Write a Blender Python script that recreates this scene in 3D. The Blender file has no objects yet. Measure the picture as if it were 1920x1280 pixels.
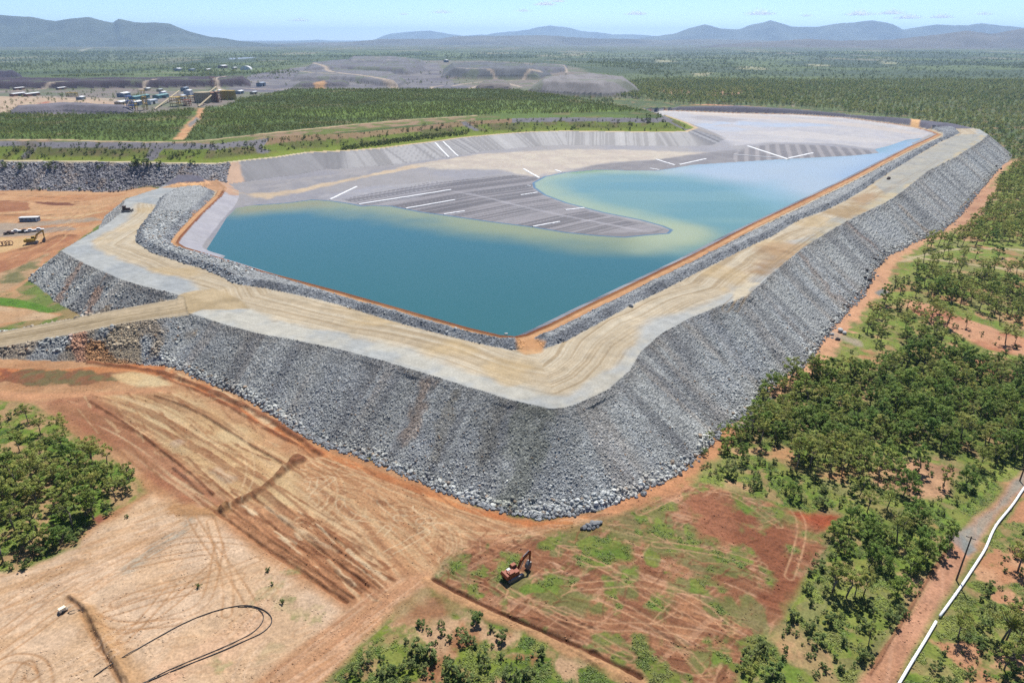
import bpy, math, random
import numpy as np
from mathutils import Vector, Matrix
rng = np.random.default_rng(7)
random.seed(7)
SC = bpy.context.scene
C = SC.collection
R = math.radians

# ---------------------------------------------------------------- camera model (used to survey the site from the photo)
PIT = math.atan((640 - 72) / 1281.0); F = 1281.0; H = 120.0
sp, cp = math.sin(PIT), math.cos(PIT)

def U(u, v, z=0.0):
    u = np.asarray(u, float); v = np.asarray(v, float)
    x = (u - 960) / F; y = (640 - v) / F
    t = (H - z) / (sp - y * cp)
    return np.stack([x * t, t * (cp + y * sp)], -1)

def lin(c):
    c = np.asarray(c, float) / 255.0
    return np.where(c <= 0.04045, c / 12.92, ((c + 0.055) / 1.055) ** 2.4)

def A(r, g, b, k=2.25):
    return lin((r, g, b)) / k

def sm(a, b, x):
    t = np.clip((x - a) / (b - a), 0, 1)
    return t * t * (3 - 2 * t)

# ---------------------------------------------------------------- noise
_T = rng.random((256, 256))
def vn(x, y):
    xi = np.floor(x).astype(np.int64); yi = np.floor(y).astype(np.int64)
    fx = x - xi; fy = y - yi
    fx = fx * fx * (3 - 2 * fx); fy = fy * fy * (3 - 2 * fy)
    a = _T[yi & 255, xi & 255]; b = _T[yi & 255, (xi + 1) & 255]
    c = _T[(yi + 1) & 255, xi & 255]; d = _T[(yi + 1) & 255, (xi + 1) & 255]
    return (a + (b - a) * fx) * (1 - fy) + (c + (d - c) * fx) * fy
def fbm(x, y, o=4, s=1.0, ox=0.0):
    r = 0; amp = 1; tot = 0; x = x / s + ox; y = y / s + ox * 1.7
    for i in range(o):
        r = r + amp * vn(x, y); tot += amp; amp *= .5
        x = x * 2.03 + 17.1; y = y * 2.03 + 9.7
    return r / tot            # 0..1, mean .5

# ---------------------------------------------------------------- polylines
def near(px, py, P, vals=None, closed=False, sel=None):
    """distance, arclength (and interpolated value) to a polyline"""
    P = np.asarray(P, float)
    if closed:
        P = np.vstack([P, P[:1]])
        if vals is not None: vals = list(vals) + [vals[0]]
    n = len(px); D = np.full(n, 1e18); S = np.zeros(n); V = np.zeros(n)
    s0 = 0.0
    for i in range(len(P) - 1):
        ax, ay = P[i]; dx, dy = P[i + 1] - P[i]; L2 = dx * dx + dy * dy + 1e-9; L = math.sqrt(L2)
        t = np.clip(((px - ax) * dx + (py - ay) * dy) / L2, 0, 1)
        d = (px - ax - t * dx) ** 2 + (py - ay - t * dy) ** 2
        m = d < D
        D[m] = d[m]; S[m] = s0 + t[m] * L
        if vals is not None: V[m] = vals[i] + (vals[i + 1] - vals[i]) * t[m]
        s0 += L
    return np.sqrt(D), S, V
def inside(px, py, P):
    r = np.zeros(len(px), bool); n = len(P)
    for i in range(n):
        x0, y0 = P[i]; x1, y1 = P[(i + 1) % n]
        if y0 == y1: continue
        c = ((y0 > py) != (y1 > py)) & (px < (x1 - x0) * (py - y0) / (y1 - y0) + x0)
        r ^= c
    return r
def chaikin(P, closed=False, n=1):
    P = np.asarray(P, float)
    for _ in range(n):
        Q = []
        m = len(P)
        rngi = range(m) if closed else range(m - 1)
        if not closed: Q.append(P[0])
        for i in rngi:
            a, b = P[i], P[(i + 1) % m]
            Q += [a * .75 + b * .25, a * .25 + b * .75]
        if not closed: Q.append(P[-1])
        P = np.array(Q)
    return P
def img(pts, z=20.0):
    """image points (u,v[,z]) -> world xy and z list"""
    p = np.array([U(q[0], q[1], q[2] if len(q) > 2 else z) for q in pts])
    return p, [float(q[2]) if len(q) > 2 else z for q in pts]

# ---------------------------------------------------------------- survey lines
O_PTS = [(300,352),(235,373),(225,400),(200,420),(115,470),(160,495),(230,525),(285,541),(312,546),(345,556),(352,586),(420,608),(480,624),(560,639),(640,655),(720,676),(800,700),
 (880,726),(960,750),(1030,766),(1055,765),(1080,758),(1140,730),(1180,695),(1200,660),(1240,625),(1290,598),(1345,575),(1400,555),(1450,510),(1510,460),(1560,430),(1600,408),(1660,380),
 (1690,360),(1740,320),(1790,295),(1840,264),(1852,252),(1836,242),(1784,231,23),(1700,222,26.5),(1582,213,24.2),(1481,204,25.8),(1380,198,27.8),(1280,200,25),(1205,202,25),
 (1150,215,34),(900,225,34),(600,250,34),(400,280,30)]
O, OZ = img(O_PTS)
R2_PTS = [(425,352),(418,366),(380,402),(342,444),(335,456),(350,465),(400,480),(500,511),(640,548),(760,582),(880,616),(940,630),(965,632),(985,628),(1030,608),(1100,573),(1200,525),(1300,477),
 (1400,425),(1500,378),(1600,330),(1700,278),(1742,259),(1756,252),(1740,246),(1717,240),(1666,232),(1582,221),(1481,215),(1380,213),(1280,209),(1222,207),(1190,222,34),(900,215,39),(400,235,39),(370,285,32)]
R2, _ = img(R2_PTS)
B1_PTS = [(330,356),(300,372),(285,397),(257,434),(254,454),(285,474),(336,491),(386,506),(420,521),(437,531),(504,542),(554,552),(638,572),(720,598),(800,620),(880,640),(955,656),(978,657)]
R1_PTS = [(985,640),(945,638),(880,624),(760,590),(638,556),(470,505),(380,478),(330,464),(320,454),(352,413),(392,378),(404,360),(380,350)]
B1B_PTS = [(1020,654),(1060,640),(1130,602),(1180,574),(1240,546),(1300,515),(1400,465),(1450,442),(1500,412),(1545,396),(1590,374),(1625,352),(1645,338),(1700,303),(1760,268),(1800,250),(1790,240),(1730,234)]
R1B_PTS = [(1740,240),(1768,250),(1768,257),(1745,266),(1700,288),(1600,341),(1500,391),(1400,439),(1300,490),(1200,538),(1100,588),(1030,622),(1000,634)]
BUND_A, _ = img(B1_PTS + R1_PTS); BUND_B, _ = img(B1B_PTS + R1B_PTS)
HILL_PTS = [(-500,296,28.5),(0,302,28.5),(200,304,28.5),(400,308,28.5),(480,299,28.5),(520,295,28.5),(579,286,28.5),(650,283,28.5),(717,278,28.5),(771,271,28.5),(813,266,28.5),(870,258,28.5),(936,252,28.5),
 (991,248,28.5),(1057,246,28.5),(1144,247,28.5),(1230,248,28.5),(1290,247,28.5),(1310,240,28.5),(1290,230,28.5),(1250,216,28.5),(1215,206,34),(1080,179,37),(1000,169,37),(900,166.5,37),(520,166.5,37),(400,190,37),(370,201,37),(300,206,37),(260,211,37),(-600,211,37)]
HILL, _ = img(HILL_PTS)
W_PTS = [(395,485),(383,474),(405,440),(425,408),(443,390),(480,384),(540,380),(585,374),(620,376),(655,381),(680,386),(700,385),(735,386),(790,397),(850,405),(920,415),(1000,425),(1060,435),(1120,441),(1170,444),
 (1210,440),(1250,437),(1256,431),(1240,424),(1200,413),(1130,399),(1060,381),(1020,366),(1000,352),(998,343),(1020,331),(1060,323),(1120,318),(1170,319),(1230,320),(1270,314),(1300,309),(1380,304),(1440,300),(1500,297),(1600,292),
 (1648,287),(1640,280),(1665,274),(1700,262),(1740,258),(1770,258),(1700,300),(1500,400),(1300,500),(1000,660),(940,660),(640,570)]
W, _ = img(W_PTS, 16.0)
RAMP_C, RAMP_Z = img([(-260,667,4),(-100,655,6),(0,636,9),(120,614,13),(240,590,17),(330,575,19.5),(420,555,20)])
GC = [(0,360,10),(-200,360,10),(200,358,10),(300,350,14),(100,430,9),(0,470,8),(60,560,7.5),(0,600,7),(0,690,7),(150,683,7),(285,672,7),(330,690,7),(390,715,6.5),(460,745,5.2),(520,780,3),(560,810,1.5),(620,838,.8),(700,862,1),
 (850,930,.6),(1010,969,1),(1070,965,1.2),(1190,927,1.7),(1290,868,.7),(1340,820,-1.2),(1400,770,-3.5),(1440,725,-2),(1500,690,-1.8),(1545,630,-1),(1580,590,-1.5),(1620,545,-1.5),(1640,500,1),(1655,480,2),(1700,460,1),(1760,435,-1.7),
 (1795,405,-3),(1840,350,-1),(1870,315,0),(1912,295,-1),(0,1280,1.5),(0,900,4),(300,900,2),(640,1280,0),(960,1280,0),(1700,1280,-1),(1900,900,-3),(1920,600,-4),(1800,700,-5),(1500,1000,-1),(960,1050,.2),
 (2200,400,-4),(2300,700,-5),(-300,700,6),(-300,1200,2),(1900,200,0),(1600,190,2),(1300,180,5),(1000,130,8),(400,150,12),(0,180,15),(200,190,15),(1900,120,2),(960,100,5),(0,100,10)]
GCXY, GCZ = img(GC); GCZ = np.array(GCZ)
def zg(x, y):
    out = np.empty(len(x)); 
    for i in range(0, len(x), 100000):
        xs, ys = x[i:i+100000], y[i:i+100000]
        d2 = (xs[:, None] - GCXY[:, 0]) ** 2 + (ys[:, None] - GCXY[:, 1]) ** 2
        w = 1 / (d2 + 60.0) ** 1.5
        out[i:i+100000] = (w * GCZ).sum(1) / w.sum(1)
    return out
def GP(pts):
    """image points on the natural ground -> world xy"""
    P = np.array(pts, float); z = np.zeros(len(P))
    for _ in range(5):
        q = U(P[:, 0], P[:, 1], z); z = zg(q[:, 0], q[:, 1])
    return U(P[:, 0], P[:, 1], z)

# ---------------------------------------------------------------- terrain grid: rows get wider apart with distance
core = np.linspace(-.83, .83, 1150)
uu = np.concatenate([np.linspace(-3.2, -.84, 46), core, np.linspace(.84, 3.2, 46)])
vv = np.concatenate([np.arange(1340, 330, -1.3), np.arange(330, 262, -.7), np.arange(262, 226, -.4), np.arange(226, 194, -.16), np.arange(194, 110, -.45), np.arange(110, 84, -.5), np.arange(84, 77.5, -.5)])
ys = U(960 + 0 * vv, vv, 0.0)[:, 1]
ys = np.concatenate([np.linspace(-350, ys[0] - 6, 24), ys, [36000.]])
NY, NX = len(ys), len(uu)
wid = np.maximum(.9143 * ys + 48.6, 60 + .15 * np.abs(ys))
GX = (uu[None, :] * wid[:, None]); GY = np.repeat(ys[:, None], NX, 1)
x = GX.ravel(); y = GY.ravel(); N = len(x)
print('grid', NX, NY, N)
z = zg(x, y)
far = sm(1200, 3500, y)
z += far * (fbm(x, y, 3, 1500, 3) - .5) * 26 + sm(5000, 9000, y) * 12
z += (fbm(x, y, 3, 14, 1) - .5) * .9 + (fbm(x, y, 2, 1.6, 5) - .5) * .18
ground0 = z.copy()
reg = np.zeros(N, np.int8)
blk = (y > 120) & (y < 1500) & (x > -1300) & (x < 900)
I = np.nonzero(blk)[0]; xs, ysb = x[I], y[I]
def sdf(P, vals=None):
    d, s, v = near(xs, ysb, P, vals, True)
    return np.where(inside(xs, ysb, P), -d, d), s, v
dO, sO, zO = sdf(O, OZ)
dR2, sR2, _ = sdf(R2)
dH, sH, _ = sdf(HILL)
dW, sW, _ = sdf(W)
dBA, _, _ = sdf(BUND_A); dBB, _, _ = sdf(BUND_B)
dB = np.minimum(dBA, dBB)
dRp, sRp, zRp = near(xs, ysb, RAMP_C, RAMP_Z)
n1 = fbm(xs, ysb, 3, 9, 2); n2 = fbm(xs, ysb, 2, 2.2, 8); n3 = rng.random(len(xs))
zz = z[I].copy(); rg = reg[I].copy()
# outer slope of the rockfill, with chutes running down it
chute = (vn(sO / 5.0, dO / 60.0) - .5) * 2.2 + (vn(sO / 13.0, dO / 90.0) - .5) * 3
zsl = zO - np.maximum(dO, 0) / 1.38 + np.where(dO > 2, chute * .26, 0)
ins = dO <= 0
m = (~ins) & (zsl > zz + .1); zz[m] = zsl[m]; rg[m] = 1
# ramp
hw = 10.5 + 5 * sm(sRp.max() * .78, sRp.max(), sRp)
zr = zRp - np.maximum(dRp - hw, 0) / 1.38
m = (~ins) & ((zr > zz + .1) | ((dRp <= hw) & (zr > z[I] + .1)))
zz[m] = zr[m]; rg[m & (dRp > hw)] = 1; rg[m & (dRp <= hw)] = 2
ramp_m = (~ins) & (rg == 2)
# inside: crest, bund, road, basin
crest = np.minimum(np.where(zO > 20.5, zO, 20.0), 20 + np.maximum(dR2 - 7, 0) / 1.5)
crest = np.where(zO <= 20.5, 20.0, crest)
zi = crest + (n1 - .5) * .35
bund_h = np.clip(-dB / 1.4, 0, 2.3) * (.75 + .5 * n1)
zi = np.where(dB < 0, np.maximum(zi, 20 + bund_h), zi)
rgi = np.full(len(xs), 2, np.int8)
rgi[(dB < 0)] = 3
rgi[(zO > 20.5) & (crest > 20.2)] = 3
rgi[(dR2 > 0) & (dR2 < 5.2) & (dB >= -.2)] = 4
rgi[(dR2 > 0) & (dR2 < 5.2) & (zO > 20.5)] = 4
# low windrow on the water side of the inner road
zi = np.where((dR2 > 0) & (dR2 < 1.7), 20 + .75 * np.sin(np.clip(dR2 / 1.7, 0, 1) * math.pi), zi)
floor = 16 + np.clip(.022 * dW, -2.5, 2.2)
bas = np.maximum(floor, 20 - np.maximum(-dR2, 0) / np.where((xs < -150) | (ysb > 760), 2.75, 2.0))
zi = np.where(dR2 <= 0, bas, zi)
rgi[dR2 <= 0] = 6
rgi[(dR2 <= 0) & (bas > floor + .05)] = 5
zz[ins] = zi[ins]; rg[ins] = rgi[ins]
# older dam and grassed bench
inH = dH < 0
zh = np.where(inH, 28.5 + np.clip((-dH - 6) / 3.0, 0, 10.5), 28.5 - dH / np.where(ins, 3.0, 1.4))
zh = np.where(inH, zh + (n1 - .5) * .8 * sm(6, 9, -dH), zh)
m = zh > zz + .02
zz[m] = zh[m]
rg[m & ~inH & ins] = 5
rg[m & ~inH & ~ins] = 7
rg[m & ~inH & ins & (xs < -231 + (580 - ysb) * .22) & (ysb > 440)] = 7
rg[m & inH & (-dH < 4.5)] = 8
rg[m & inH & (-dH >= 4.5) & (-dH < 38)] = 9
rg[m & inH & (-dH >= 38)] = 0
plateau = m & inH & (-dH >= 38)
# rough rock relief
rk = (rg == 1) | (rg == 3) | (rg == 7)
rough = np.where((zO > 20.5) & (ysb > 700), .04, np.clip(.10 + .0016 * ysb, .2, .8))
zz[rk] += ((n3 - .5) * .95 * rough + (n2 - .5) * np.where(ysb > 700, .12, .5))[rk]
m = rg == 2
zz[m] += (vn(dO / .9, sO / 45.0) - .5)[m] * .14
z[I] = zz; reg[I] = rg
# waste-rock mounds far behind
MOUNDS = []
def mound(pts, base, top, slope=1.6):
    P, _ = img(pts, base)
    b = (y > P[:, 1].min() - 40) & (y < P[:, 1].max() + 40) & (x > P[:, 0].min() - 40) & (x < P[:, 0].max() + 40)
    J = np.nonzero(b)[0]
    d, s, _ = near(x[J], y[J], P, None, True); i_ = inside(x[J], y[J], P)
    zm = base + np.minimum(d / slope, top * (1 + .12 * (fbm(x[J], y[J], 2, 120) - .5))) + (fbm(x[J], y[J], 2, 20) - .5) * 3
    m_ = i_ & (zm > z[J] + .5)
    z[J[m_]] = zm[m_]; k = 20 + len(MOUNDS); reg[J[m_]] = k
    MOUNDS.append(k)
mound([(990,170),(1080,176),(1130,178),(1200,171),(1190,160),(1120,150),(1060,153),(1000,160)], 10, 21)
mound([(830,144),(900,146),(1010,146),(1035,140),(990,131),(900,126),(830,130)], 10, 24)
mound([(890,165),(960,166),(955,156),(905,154)], 10, 9)
mound([(1030,138),(1065,135),(1068,127),(1000,123),(990,128)], 10, 12)
mound([(545,152),(640,150),(745,160),(762,152),(740,140),(640,134),(556,138)], 12, 9)
mound([(566,139),(650,135),(765,139),(805,132),(765,122),(640,118),(576,125)], 12, 17)
mound([(640,126),(765,127),(805,122),(745,114),(650,114)], 12, 24)
mound([(-400,170),(0,169),(300,165),(470,161),(470,152),(300,155),(140,157),(-400,151)], 13, 15, 1.2)
mound([(-400,149),(0,148),(42,146),(40,141),(-400,139)], 14, 16, 1.2)
mound([(548,164),(650,161),(655,155),(560,157)], 12, 7)
mound([(20,214),(120,208),(250,212),(250,204),(120,200),(20,206)], 15, 8)
GZ = z.reshape(NY, NX)

# ---------------------------------------------------------------- lookups
def zat(px, py):
    px = np.atleast_1d(np.asarray(px, float)); py = np.atleast_1d(np.asarray(py, float))
    r = np.interp(py, ys, np.arange(NY)); r0 = np.clip(np.floor(r).astype(int), 0, NY - 2); fr = r - r0
    w_ = np.maximum(.9143 * py + 48.6, 60 + .15 * np.abs(py))
    c = np.interp(px / w_, uu, np.arange(NX)); c0 = np.clip(np.floor(c).astype(int), 0, NX - 2); fc = c - c0
    a = GZ[r0, c0] * (1 - fc) + GZ[r0, c0 + 1] * fc; b = GZ[r0 + 1, c0] * (1 - fc) + GZ[r0 + 1, c0 + 1] * fc
    return a * (1 - fr) + b * fr
def regat(px, py):
    r = np.clip(np.round(np.interp(py, ys, np.arange(NY))).astype(int), 0, NY - 1)
    w_ = np.maximum(.9143 * py + 48.6, 60 + .15 * np.abs(py))
    c = np.clip(np.round(np.interp(px / w_, uu, np.arange(NX))).astype(int), 0, NX - 1)
    return reg.reshape(NY, NX)[r, c]
def hit(u, v):
    """where the line of sight through a photo point meets the terrain"""
    xx = (u - 960) / F; yy = (640 - v) / F
    dx, dy, dz = xx, cp + yy * sp, -sp + yy * cp
    t = np.geomspace(90, 30000, 2600)
    h = H + dz * t - zat(dx * t, dy * t)
    k = np.nonzero(h < 0)[0]
    if len(k) == 0: return None
    k = max(k[0], 1); a = h[k - 1] / (h[k - 1] - h[k]); tt = t[k - 1] + (t[k] - t[k - 1]) * a
    return Vector((dx * tt, dy * tt, H + dz * tt))
# ---------------------------------------------------------------- colour of the ground, painted in world space
COL = np.zeros((N, 3)); PATT = np.zeros(N)          # PATT: 1 = liner strips
def mixc(J, w, c):
    w = np.clip(w, 0, 1)[:, None]; COL[J] = COL[J] * (1 - w) + np.asarray(c) * w
def box_sel(P, pad):
    P = np.asarray(P)
    return np.nonzero((x > P[:, 0].min() - pad) & (x < P[:, 0].max() + pad) & (y > P[:, 1].min() - pad) & (y < P[:, 1].max() + pad))[0]
def zone(pts, col, col2=None, soft=1.5, jag=3.0, js=7.0, alpha=1.0, zs=None, regs=None, ns=12.0, patch=None):
    P = GP(pts) if zs is None else img(pts, zs)[0]
    J = box_sel(P, soft + jag + 1)
    if regs is not None: J = J[np.isin(reg[J], regs)]
    if len(J) == 0: return
    d, s, _ = near(x[J], y[J], P, None, True); d = np.where(inside(x[J], y[J], P), -d, d)
    d = d + (fbm(x[J], y[J], 4, js, 3.3) - .5) * 2 * jag
    w = sm(soft, -soft, d) * alpha
    if patch is not None:
        w = w * sm(patch - .06, patch + .06, fbm(x[J], y[J], 5, ns, 11.2))
    c = np.array(col)
    if col2 is not None:
        f = fbm(x[J], y[J], 5, ns, 5.5); f = sm(.35, .65, f)[:, None]; c = c * (1 - f) + np.array(col2) * f
    mixc(J, w, c)
def stroke(pts, wd, col, alpha=1.0, dz=0.0, soft=None, zs=None, regs=None, brk=0.0, smooth=2):
    P = chaikin(GP(pts) if zs is None else img(pts, zs)[0], n=smooth)
    soft = wd * .6 if soft is None else soft
    J = box_sel(P, wd + soft + 3)
    if regs is not None: J = J[np.isin(reg[J], regs)]
    if len(J) == 0: return
    d, s, _ = near(x[J], y[J], P)
    d = d + (fbm(x[J], y[J], 3, 4, 1.3) - .5) * wd * .9
    w = sm(wd / 2 + soft / 2, wd / 2 - soft / 2, d) * alpha
    if brk: w = w * sm(brk - .12, brk + .12, vn(s / 9 + 3.1, s * 0 + 7.7))
    if col is not None: mixc(J, w, np.array(col))
    if dz: z[J] += dz * sm(wd * .75, 0, d) * (.6 + .8 * vn(x[J] / 2.5, y[J] / 2.5))
def track(pts, col, gauge=2.4, wd=.7, alpha=.6, zs=None):
    wd *= .62; alpha = min(alpha * 1.35, 1)
    P = chaikin(GP(pts) if zs is None else img(pts, zs)[0], n=3)
    J = box_sel(P, 6)
    if len(J) == 0: return
    d, s, _ = near(x[J], y[J], P)
    w = np.exp(-((np.abs(d) - gauge / 2) / (wd * .6)) ** 2) * alpha * (.5 + .5 * vn(s / 7, s * 0))
    mixc(J, w, np.array(col)); z[J] -= w * .14
def streaks(pts, ang, col, col2, sc=1.1, ln=30.0, alpha=.7, soft=4, curve=0.0, thr=.5, o=2, dz=0.0):
    """blade and wheel marks running one way"""
    P = GP(pts); J = box_sel(P, soft)
    d, _, _ = near(x[J], y[J], P, None, True); d = np.where(inside(x[J], y[J], P), -d, d)
    w = sm(soft, -soft, d)
    c0 = P.mean(0); ca, sa = math.cos(ang), math.sin(ang)
    a = (x[J] - c0[0]) * ca + (y[J] - c0[1]) * sa; b = -(x[J] - c0[0]) * sa + (y[J] - c0[1]) * ca
    b = b + curve * a * a + (fbm(x[J], y[J], 2, 40) - .5) * 6
    f = vn(b / sc, a / ln) * .6 + vn(b / (sc * 2.7), a / (ln * 1.6)) * .4
    mixc(J, w * alpha * sm(thr - .02, thr + .22, f), np.array(col)); mixc(J, w * alpha * sm(thr - .1, thr - .3, f), np.array(col2))
    if dz: z[J] += dz * (f - .5) * w

# ---- base by distance
nA = fbm(x, y, 4, 60, 4); nB = fbm(x, y, 4, 11, 9); nC = fbm(x, y, 3, 420, 6); nD = fbm(x, y, 4, 1400, 2)
wood = A(94, 110, 68); woodg = A(114, 130, 76); soil = A(196, 150, 112); dry = A(140, 140, 100)
COL[:] = wood
mixc(slice(None), sm(.42, .62, nA * .6 + nC * .4), woodg)
mixc(slice(None), sm(.56, .72, nB) * .5 * sm(2500, 800, y), soil)
mixc(slice(None), sm(1500, 3500, y) * .8 * sm(.45, .65, nD), A(120, 132, 96))
mixc(slice(None), sm(1500, 3500, y) * .8 * sm(.55, .35, nC), A(76, 92, 66))
mixc(slice(None), sm(3000, 5000, y) * sm(.62, .7, fbm(x, y * .35, 4, 260, 8)) * .6, A(170, 160, 125))
mixc(slice(None), sm(6000, 9000, y) * .6, A(118, 116, 92))

# ---- the cleared foreground (soil)
GR = [0]
tan = A(196, 150, 112); pale = A(214, 182, 140); red = A(166, 108, 76); orange = A(196, 122, 76); brown = A(132, 84, 56); sand = A(226, 194, 162); sand2 = A(218, 182, 146)
zone([(-120,640),(60,650),(285,655),(420,715),(560,800),(700,860),(850,926),(1000,980),(1150,955),(1250,905),(1310,870),(1340,850),(1330,900),(1200,950),(1010,1010),(880,1020),(830,1060),(810,1090),(700,1185),(590,1290),(300,1330),(-120,1330),(-120,700)], tan, A(184, 134, 96), 1.5, 2.5)
zone([(70,755),(180,735),(300,830),(430,925),(450,935),(395,965),(285,905),(240,850),(160,810)], A(182, 130, 98), A(170, 112, 82), 2, 2)
zone([(180,735),(330,735),(480,815),(570,880),(700,960),(800,1020),(720,1060),(560,960),(430,935),(300,835)], A(204, 166, 122), A(216, 186, 142), 3, 3)
zone([(560,870),(640,880),(760,930),(840,980),(830,1060),(760,1080),(640,1000),(570,930)], A(204, 156, 116), A(190, 140, 100), 4, 4)
zone([(-120,1085),(60,1055),(150,1020),(185,985),(285,925),(330,955),(400,962),(500,1045),(640,1130),(655,1150),(470,1290),(-120,1340)], sand, sand2, 2, 2)
zone([(390,960),(430,940),(560,955),(740,1065),(800,1085),(720,1130),(655,1145),(500,1050)], A(190, 136, 98), A(204, 154, 114), 2.5, 2.5)
zone([(640,1150),(740,1085),(810,1075),(815,1095),(700,1190),(595,1290),(455,1300)], A(208, 160, 124), A(198, 148, 110), 1.6, 1.2)
zone([(480,1290),(640,1160),(655,1140),(690,1130),(640,1185),(530,1290)], A(200, 168, 134), None, 1, 1, alpha=.5)
streaks([(-60,1095),(150,1030),(290,930),(380,965),(300,1040),(130,1150),(-60,1260)], 0.62, A(206, 166, 128), A(232, 200, 166), 1.2, 30, .8)
zone([(370,960),(335,985),(260,1040),(215,1075),(245,1078),(300,1030),(350,995)], A(168, 164, 148), A(190, 178, 156), 1.6, 1.2, alpha=.8)
streaks([(180,735),(330,735),(570,870),(700,960),(810,1060),(650,1130),(400,960),(280,890),(90,765)], -.66, A(160, 112, 80), A(218, 186, 146), 1.0, 45, .75, curve=.0015, dz=.3)
streaks([(560,870),(760,930),(860,1000),(820,1070),(700,1060)], -.9, A(176, 124, 88), A(222, 186, 146), .9, 30, .5, dz=.2)
streaks([(830,1040),(900,985),(1000,990),(1150,960),(1300,880),(1350,900),(1250,960),(1000,1050),(880,1080)], .12, A(170, 112, 78), A(214, 164, 126), .9, 26, .7, curve=.002, dz=.2)
streaks([(640,1150),(740,1085),(810,1075),(815,1095),(700,1190),(590,1300),(455,1300)], .85, A(196, 144, 108), A(222, 178, 144), 1.0, 60, .6)
# toe berm of orange earth beside the rock
zone([(-60,690),(100,694),(290,678),(330,700),(470,760),(560,825),(680,870),(850,938),(1000,978),(1100,970),(1060,990),(960,985),(800,935),(640,870),(540,830),(440,765),(330,715),(240,696),(60,712),(-60,712)], orange, A(206, 140, 92), 1.0, 1.6)
zone([(285,678),(330,692),(400,726),(470,760),(560,822),(550,828),(470,775),(380,730),(300,700),(250,688)], A(224, 190, 150), A(210, 150, 104), .8, 1.2, patch=.42)
zone([(560,845),(600,850),(700,880),(820,930),(780,930),(640,880)], A(170, 104, 66), None, 2, 2, alpha=.6)
stroke([(170,680),(270,690),(340,710),(420,745),(520,790),(600,850)], 2.2, A(150, 92, 62), .9, .9)
stroke([(300,706),(400,745),(470,785),(560,835)], 1.2, A(142, 84, 56), .8, .5)
zone([(0,700),(60,692),(140,694),(205,700),(218,712),(160,722),(60,722),(0,716)], A(140, 96, 68), A(124, 110, 74), 1.0, 3.6, js=4, ns=3.5)
zone([(0,716),(0,694),(30,696),(40,706),(25,718)], A(158, 92, 64), A(140, 92, 66), 1, 3, js=4, ns=4)
zone([(205,700),(250,695),(300,708),(318,722),(262,724),(215,712)], A(222, 196, 152), A(214, 182, 136), 1.2, 1.5)
zone([(-60,735),(120,736),(300,728),(330,735),(180,742),(60,750),(-60,745)], A(204, 150, 112), None, 1.5, 1)
# windrows and trenches
stroke([(420,952),(470,930),(520,895),(548,868),(556,856)], 2.2, A(146, 98, 66), .85, 1.4)
stroke([(548,870),(566,862)], 2.8, A(134, 84, 58), .9, 1.5)
stroke([(330,955),(380,958),(425,952)], 4, A(180, 134, 92), .9, .3)
stroke([(170,752),(230,790),(300,840),(350,880),(400,925)], .8, A(142, 92, 64), .8, .5, soft=.3)
stroke([(290,742),(350,760),(420,800),(480,840),(530,868)], .9, A(146, 100, 72), .8, .6, soft=.3)
stroke([(330,830),(385,870),(430,900)], 3.2, A(206, 180, 156), .5, .3, brk=.5)
for k, o_ in enumerate([0, 22, 44, 66, 92]):
    stroke([(405 + o_, 958 - o_ * .45), (500 + o_ * .9, 1030 - o_ * .45), (600 + o_ * .75, 1096 - o_ * .45), (650 + o_ * .6, 1128 - o_ * .42)], [1.0, .7, .6, .9, .6][k], A(150, 98, 66), .7, [-.6, .4, -.3, -.5, .3][k], brk=.3)
stroke([(520,1010),(600,1040),(700,1075),(740,1062)], 1.0, A(150, 96, 64), .6)
stroke([(326,878),(352,900),(380,925)], .9, A(126, 86, 66), .9, .3)
# sand flat: the trench, the berm and vehicle tracks
stroke([(128,1122),(146,1132),(162,1160),(180,1200),(205,1245),(232,1290)], 1.1, A(150, 104, 76), .75, -.6)
stroke([(133,1118),(158,1132),(178,1165),(200,1205),(225,1250),(255,1295)], 2.2, A(206, 160, 118), .6, .7)
zone([(150,1150),(170,1140),(215,1190),(280,1250),(290,1290),(240,1290),(200,1220)], A(196, 150, 104), None, 2, 3, alpha=.7)
zone([(440,1180),(500,1130),(505,1170),(440,1230),(330,1280),(270,1290),(300,1250)], A(214, 152, 118), A(226, 184, 150), 3, 4, alpha=.8)
zone([(470,1110),(540,1060),(620,1130),(640,1150),(560,1200),(480,1240),(410,1290),(300,1290),(470,1200)], A(206, 180, 140), A(150, 148, 96), 2, 3, patch=.57, ns=4, alpha=.8)
for t_ in [[(395,975),(420,1060),(430,1110),(425,1150)],[(360,970),(390,1020),(440,1080),(480,1150)],[(410,1020),(400,1090),(380,1140),(300,1165),(230,1180)],[(280,1040),(330,1010),(420,1010),(480,1020)],[(250,1060),(340,1040),(420,1030)],
           [(215,1130),(330,1090),(430,1070),(480,1050)],[(200,1150),(300,1120),(400,1095),(450,1080)],[(180,1160),(230,1175),(330,1165)],[(320,1100),(280,1150),(230,1200)],[(400,1060),(300,1150),(240,1180)],[(30,1280),(50,1240),(60,1270)],[(90,1290),(80,1240),(20,1230),(-20,1260)],
           [(0,1190),(100,1110),(230,1040),(340,980)],[(0,1230),(120,1140),(250,1050),(360,985)],[(20,1130),(90,1080),(160,1040)]]:
    track(t_, A(182, 134, 94), 2.2, .8, .55)
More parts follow.
